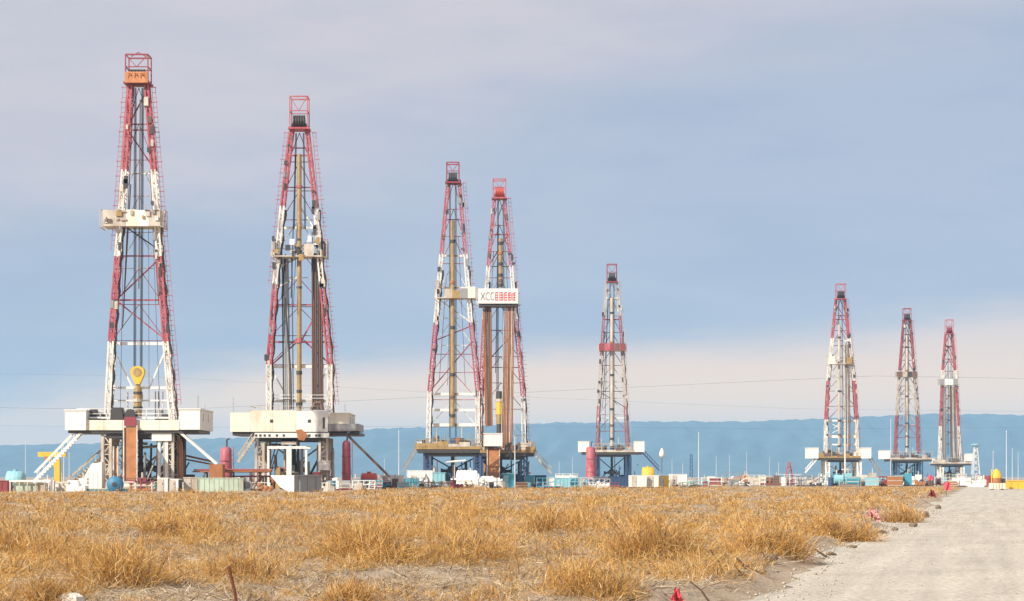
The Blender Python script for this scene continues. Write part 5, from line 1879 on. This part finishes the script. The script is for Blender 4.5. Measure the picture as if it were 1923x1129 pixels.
def vegetation():
    # matted pale straw and litter on the soil
    parts = []
    for (y0, y1, d, n, w) in ((26, 60, 2.7, 15, .011), (60, 120, 1.1, 10, .021), (120, 372, .18, 7, .048)):
        x, y, dd = scatter(y0, y1, d)
        k = len(x)
        parts.append(tuft_blades(x, y, rng.uniform(.3, .75, k), rng.uniform(.14, .34, k) * (1 + y / 500), n, w * np.ones(k), STRAW, .75))
        x, y, dd = scatter(y0, y1, d * .9)
        k = len(x)
        parts.append(tuft_blades(x, y, rng.uniform(.3, .7, k), rng.uniform(.16, .40, k), n // 2 + 2, w * 1.3 * np.ones(k), DEAD, .7))
    SHADE_TWIG = np.array([(.09, .055, .035), (.14, .09, .055), (.20, .13, .08)])  # dark twig tangles; their colour also paints the shadow below the bushes
    for (y0, y1, d, n, w) in ((27, 60, .75, 13, .018), (60, 120, .3, 9, .03), (120, 330, .07, 6, .06)):
        x, y, dd = scatter(y0, y1, d)
        k = len(x)
        parts.append(tuft_blades(x, y, rng.uniform(.25, .6, k), rng.uniform(.15, .36, k), n, w * np.ones(k), SHADE_TWIG, .8))
    cat = [np.concatenate([p[i] for p in parts]) for i in range(5)]
    me = blades_mesh('dead_straw', cat[0], cat[1], cat[2], cat[3], cat[4])
    o = bpy.data.objects.new('dead_straw', me)
    COL.objects.link(o)
    tag(o, 'pale matted straw and dead stalks covering the soil', 'straw', kind='stuff')
    # golden broom-like tufts, with duller straw-coloured and grey-brown ones mixed in
    parts = []
    BROWN = np.array([(.40, .29, .18), (.30, .20, .11), (.50, .40, .28), (.16, .10, .06), (.44, .30, .14)])
    PALE = np.array([(.66, .50, .27), (.58, .41, .18), (.72, .58, .36), (.46, .33, .17)])
    for (y0, y1, d, n, w) in ((27, 48, 1.4, 54, .0085), (48, 80, .95, 32, .015), (80, 140, .5, 18, .028), (140, 372, .18, 12, .06)):
        for pal, f in ((GOLD, 1.0), (PALE, .6), (BROWN, 1.5)):
            x, y, dd = scatter(y0, y1, d * f)
            pv_ = patch(x, y)
            keep = (dd > .3) & ((pv_ < rng.uniform(-.9, .8, len(x))) if pal is BROWN else (pv_ > rng.uniform(-2.2, -.3, len(x))))
            x, y = x[keep], y[keep]
            k = len(x)
            H = rng.uniform(.13, .34, k)
            parts.append(tuft_blades(x, y, H * rng.uniform(.9, 1.6, k), H, n, w * np.ones(k), pal, .18))
    for (y0, y1, d, n, w, hs) in ((27, 48, 1.3, 135, .0088, 1.0), (48, 80, .9, 68, .0155, 1.0), (80, 140, .55, 33, .028, 1.0), (140, 372, .21, 18, .058, .9)):
        x, y, dd = scatter(y0, y1, d)
        p = patch(x, y)
        keep = (p > rng.uniform(-1.6, .1, len(x))) & (dd > .5)
        x, y, p = x[keep], y[keep], p[keep]
        k = len(x)
        H = hs * (.34 + .22 * np.clip(p, -.7, 1.6)) * rng.uniform(.6, 1.4, k)
        H = np.clip(H, .16, .95)
        parts.append(tuft_blades(x, y, H * rng.uniform(.85, 1.35, k), H, n, w * np.ones(k), GOLD, .05))
    # rounded brush clumps grown together from several tufts
    for (y0, y1, d, n, w) in ((34, 60, .075, 150, .0105), (60, 100, .055, 80, .018), (100, 180, .034, 40, .032), (180, 340, .014, 24, .06)):
        x, y, dd = scatter(y0, y1, d)
        keep = dd > .6
        x, y = x[keep], y[keep]
        k = len(x)
        S = rng.uniform(.55, 1.15, k)
        m = 6
        ox, oy = rng.normal(0, .42, (k, m)), rng.normal(0, .42, (k, m))
        H = (S[:, None] * .78 * np.exp(-.55 * (ox ** 2 + oy ** 2)) * rng.uniform(.75, 1.05, (k, m))).ravel()
        parts.append(tuft_blades((x[:, None] + ox * S[:, None] * 1.3).ravel(), (y[:, None] + oy * S[:, None] * 1.3).ravel(), H * .85, H, n, np.full(k * m, w), GOLD, .02))
    cat = [np.concatenate([p[i] for p in parts]) for i in range(5)]
    me = blades_mesh('dry_grass', cat[0], cat[1], cat[2], cat[3], cat[4])
    o = bpy.data.objects.new('dry_grass', me)
    COL.objects.link(o)
    tag(o, 'golden dry grass and brush covering the field', 'grass', kind='stuff')
    # the bushes one can tell apart in the foreground
    for px, py, w, h, lab in BUSHES:
        Y = 2.0 * F / (py - HY) * .90
        x = gx(px, Y)
        W, H = w * Y / F, h * Y / F * 1.12
        rg = np.random.default_rng(int(px))
        k = max(6, int(W / .18))
        cx = x + rg.uniform(-.36, .36, k) * W
        cy = Y + rg.uniform(-.3, .3, k) * W
        hh = H * np.sqrt(np.clip(1 - .85 * ((cx - x) / (W * .5)) ** 2, .15, 1)) * rg.uniform(.75, 1.0, k)
        n = int(np.clip(420 * (34 / Y), 120, 420))
        b = tuft_blades(cx, cy, hh * .8, hh, n, np.full(k, .0095 * (Y / 34) ** .8), GOLD, .05, rg)
        root = thing('dry_bush', lab, 'bush', (x, Y, float(ground_h(x, Y))), 'golden bushes in the foreground')
        st = bpy.data.objects.new('foliage', blades_mesh('foliage', *b, origin=root.location))
        COL.objects.link(st)
        st.parent = root
        tw = MB()
        for j in range(26):
            t = rg.uniform(0, 2 * np.pi)
            q = rg.uniform(.2, .5)
            bx, by = x + rg.uniform(-.25, .25) * W, Y + rg.uniform(-.25, .25) * W
            z = float(ground_h(bx, by))
            p0 = Vector((bx, by, z - .03))
            p1 = p0 + Vector((q * H * .6 * math.cos(t), q * H * .6 * math.sin(t), H * rg.uniform(.3, .55)))
            tw.tube(p0, p1, .011 * (Y / 34) ** .5, 4, 0, .004)
        tw.build('stems', 'wood', root)



def gravel():
    """loose stones on the road and along its broken shoulder"""
    n = 3600
    y = np.sqrt(rng.uniform(27 ** 2, 130 ** 2, n))
    e = road_edge(y)
    sh = rng.uniform(0, 1, n) < .45
    x = np.where(sh, e + rng.normal(.35, .45, n), e + .4 + rng.uniform(0, 1, n) * 11)
    z = np.maximum(ground_h(x, y), -.018)
    r = rng.uniform(.008, .03, n) * np.where(sh, 1.5, 1.0) * (y / 40) ** .5
    unit = np.array([(1, 0, 0), (-1, 0, 0), (0, 1, 0), (0, -1, 0), (0, 0, .7), (0, 0, -.7)])
    co = (unit[None] * rng.uniform(.6, 1.3, (n, 6, 1))) * r[:, None, None] + np.stack([x, y, z + r * .3], -1)[:, None]
    f = np.array([(0, 2, 4), (2, 1, 4), (1, 3, 4), (3, 0, 4), (2, 0, 5), (1, 2, 5), (3, 1, 5), (0, 3, 5)])
    lp = (np.arange(n)[:, None, None] * 6 + f[None]).astype(np.int32)
    me = bpy.data.meshes.new('gravel')
    me.vertices.add(n * 6)
    me.vertices.foreach_set('co', co.astype(np.float32).ravel())
    me.loops.add(n * 24)
    me.loops.foreach_set('vertex_index', lp.ravel())
    me.polygons.add(n * 8)
    me.polygons.foreach_set('loop_start', np.arange(0, n * 24, 3, dtype=np.int32))
    me.update(calc_edges=True)
    M['pebble'] = paint('road_pebbles', (.50, .44, .35), .5, .9, 3.0, rustcol=(.2, .16, .12))
    me.materials.append(M['pebble'])
    o = bpy.data.objects.new('gravel', me)
    COL.objects.link(o)
    tag(o, 'loose stones scattered on the pale road and its shoulder', 'gravel', kind='stuff')


vegetation()
gravel()


# ------------------------------------------------------------------ small foreground things
def gpt(px, py):
    """point on the field under that view position"""
    Y = 2.0 * F / (py - HY)
    for _ in range(6):
        Y = (EYE - float(ground_h(gx(px, Y), Y))) * F / (py - HY)
    return Vector((gx(px, Y), Y, float(ground_h(gx(px, Y), Y))))


def small_things():
    Y = 26.6
    b = pt(447, 1150, Y)
    t = pt(431, 1063, Y)
    t.y -= .1
    b.z = float(ground_h(b.x, Y)) - .05
    lone(MB().path([b, b.lerp(t, .5) + Vector((.012, 0, 0)), t], .022, 8), 'rusty_rod', 'rod', 'rusty iron rod leaning upright out of the dry grass', 'rod', b)

    def lump(name, px, py, w, h, mat, label, cat, seed, flat=.7, group=None, dep=None):
        c = gpt(px, py)
        s = c.y / F
        r = random.Random(seed)
        bm_v, bm_f = [], []
        n, m = 12, 6
        W, H = w * s / 2, h * s
        ph = [r.uniform(0, 6.28) for _ in range(5)]
        for j in range(m + 1):
            th = math.pi * j / m
            for i in range(n):
                u = 2 * math.pi * i / n
                k = 1 + .16 * math.sin(2 * u + ph[0] + j) + .12 * math.sin(3 * u + ph[1]) + .10 * math.sin(5 * u + ph[2] + 2 * j)
                bm_v.append((c.x + W * k * math.sin(th) * math.cos(u), c.y + (dep or W) * k * math.sin(th) * math.sin(u), c.z + H * .38 + H * .6 * math.cos(th) * (1 + .1 * math.sin(u * 2 + ph[3]))))
        for j in range(m):
            for i in range(n):
                q = (i + 1) % n
                bm_f.append((j * n + i, j * n + q, (j + 1) * n + q, (j + 1) * n + i))
        return lone(MB().add(bm_v, bm_f), name, mat, label, cat, c, group)

    lump('pale_stone', 132, 1138, 62, 26, 'stone', 'smooth pale stone peeping over the bottom of the field', 'stone', 3)
    # dead branches on the bleached bank beside the road
    br = [((1336, 1036), (1350, 1056), (1362, 1082), 4.5, 'dark straight branch sticking up out of the bank by the road'),
          ((1385, 1050), (1400, 1066), (1432, 1082), 7, 'thick dead branch lying on the bank edge'),
          ((1380, 1062), (1392, 1078), (1404, 1084), 5, 'short forked dead stick under the thick branch'),
          ((1262, 1091), (1300, 1088), (1330, 1076), 3.5, 'thin curved twig beside the red rag'),
          ((1298, 1094), (1316, 1108), (1338, 1128), 3.5, 'thin dark stick below the red rag'),
          ((1400, 1066), (1418, 1074), (1440, 1080), 4, 'second thin branch beside the thick dead branch'),
          ((1432, 1038), (1436, 1048), (1440, 1056), 3.5, 'short dark stub at the foot of the overhanging bush'),
          ((1528, 1030), (1540, 1038), (1556, 1050), 4, 'dark branch poking over the road edge'),
          ((1405, 1004), (1412, 1014), (1418, 1022), 2.5, 'thin twig standing above the overhanging bush')]
    for i, (a, m, b, w, lab) in enumerate(br):
        g = gpt(*b)
        P = [g + Vector((0, .05, .02))]
        for q in (m, a):
            p = pt(q[0], q[1], g.y + .05)
            P.append(p)
        P.append(P[-1] + (P[-1] - P[-2]) * .25 + Vector((.02, 0, -.01)))
        s = g.y / F
        mb = MB().path(P, w * s * .62, 7, 0, w * s * .2)
        mb.path([P[1], P[1] + Vector((.12, .03, .07))], w * s * .3, 5, 0, w * s * .1)
        lone(mb, 'dead_branch', 'wood', lab, 'branch', g, 'dead branches on the bank')
    cl = [(1378, 1106, 24, 16, 'dark square earth clod at the edge of the road'), (1340, 1112, 20, 10, 'brown clod just left of the square clod'),
          (1312, 1042, 30, 12, 'broad brown clod under the tall golden bush'), (1368, 1034, 16, 9, 'small clod beside the standing dark branch'),
          (1448, 1058, 26, 14, 'grey brown clod below the overhanging bush'), (1420, 1052, 22, 10, 'pale brown clod between branch and overhanging bush'),
          (1356, 1124, 26, 12, 'brown clod at the bottom corner of the road'), (1622, 1016, 24, 10, 'earth clod beneath the road edge bush'),
          (1715, 990, 16, 9, 'dark earth clod halfway along the road edge'), (1738, 972, 14, 12, 'dark clod near the far road edge'),
          (1560, 1044, 20, 8, 'small clod beside the branch poking over the road'), (1600, 1030, 18, 7, 'low clod between the two road edge bushes'),
          (120, 1018, 40, 8, 'long dark clod in the field, left side'), (1062, 1052, 34, 12, 'dark clod at the base of the mid field bushes')]
    cl += [(1300, 1066, 22, 9, 'pale clod left of the standing dark branch'), (1392, 1094, 18, 9, 'brown clod between square clod and thick branch'), (1476, 1064, 16, 8, 'small dark clod on the bank right of the grey brown clod'),
           (1500, 1052, 22, 10, 'dark clod on the bank left of the poking branch'), (1655, 1004, 20, 9, 'dark clod right of the road edge bush'), (1680, 998, 14, 8, 'small dark clod halfway up the bank'),
           (1762, 956, 12, 8, 'last small clod before the dull red rag'), (1326, 1094, 16, 8, 'small clod below the thin curved twig')]
    for i, (px, py, w, h, lab) in enumerate(cl):
        lump('earth_clod', px, py, w, h, 'clod', lab, 'clod', 20 + i, group='earth clods along the bank')
    # red rags and flags

    def rag(px, py, w, h, lab, mat, seed, name='red_rag', cat='rag'):
        c = gpt(px, py)
        s = c.y / F
        r = random.Random(seed)
        n, m = 9, 7
        vs, fs = [], []
        W, H = w * s, h * s
        for j in range(m + 1):
            for i in range(n + 1):
                u, v = i / n - .5, j / m
                vs.append((c.x + W * u * (1 - .45 * v) + r.uniform(-.07, .07) * W, c.y - .12 + W * .25 * math.sin(u * 9 + v * 3) + (1 - v) * W * .25 * r.uniform(.3, 1.4),
                           c.z + H * (.05 + .9 * v) * (1 - 1.6 * u * u) + .12 * H * math.sin(u * 14 + 4 * v) + r.uniform(-.05, .05) * H))
        for j in range(m):
            for i in range(n):
                a = j * (n + 1) + i
                fs.append((a, a + 1, a + n + 2, a + n + 1))
        k = len(vs)
        vs2 = [(x, y + .02, z) for x, y, z in vs]
        fs2 = [tuple(k + i for i in f[::-1]) for f in fs]
        return lone(MB().add(vs + vs2, fs + fs2), name, mat, lab, cat, c)
    rag(1270, 1116, 26, 30, 'crumpled red rag caught on a twig at the bottom by the road', 'cloth_red', 2)
    M['pink'] = paint('faded_pink_plastic', (0.80, 0.42, 0.40), .1, .7)
    rag(1638, 966, 38, 24, 'faded pink plastic sheet caught on the bushes', 'pink', 3, 'plastic_sheet', 'plastic sheet')
    rag(1750, 940, 16, 15, 'dull red rag hanging in the grass near the far road edge', 'darkred', 4)

    def flag(px, pyt, Y, w, h, lab):
        c = Vector((gx(px, Y), Y, 0))
        c.z = float(ground_h(c.x, Y))
        t = pt(px, pyt, Y)
        R = thing('marker_flag', lab, 'flag', c, 'red marker flags')
        MB().tube(c, t, .03, 6).build('stake', 'wood', R)
        s = Y / F
        mb = MB()
        vs, fs = [], []
        for j in range(4):
            for i in range(7):
                vs.append((t.x + (i / 6 - .35) * w * s, Y - .05 + .12 * math.sin(i * 1.4 + j), t.z - j / 3 * h * s - .1 * (i / 6) ** 2))
        for j in range(3):
            for i in range(6):
                a = j * 7 + i
                fs.append((a, a + 1, a + 8, a + 7))
        k = len(vs)
        mb.add(vs + [(x, y + .02, z) for x, y, z in vs], fs + [tuple(k + i for i in f[::-1]) for f in fs])
        mb.build('cloth', 'cloth_red', R)
    flag(1777, 905, 215, 12, 15, 'bright red flag on a stake where the field meets the road')
    flag(1746, 892, 420, 8, 10, 'small red flag beyond the roadside flag, by the teal box')


small_things()
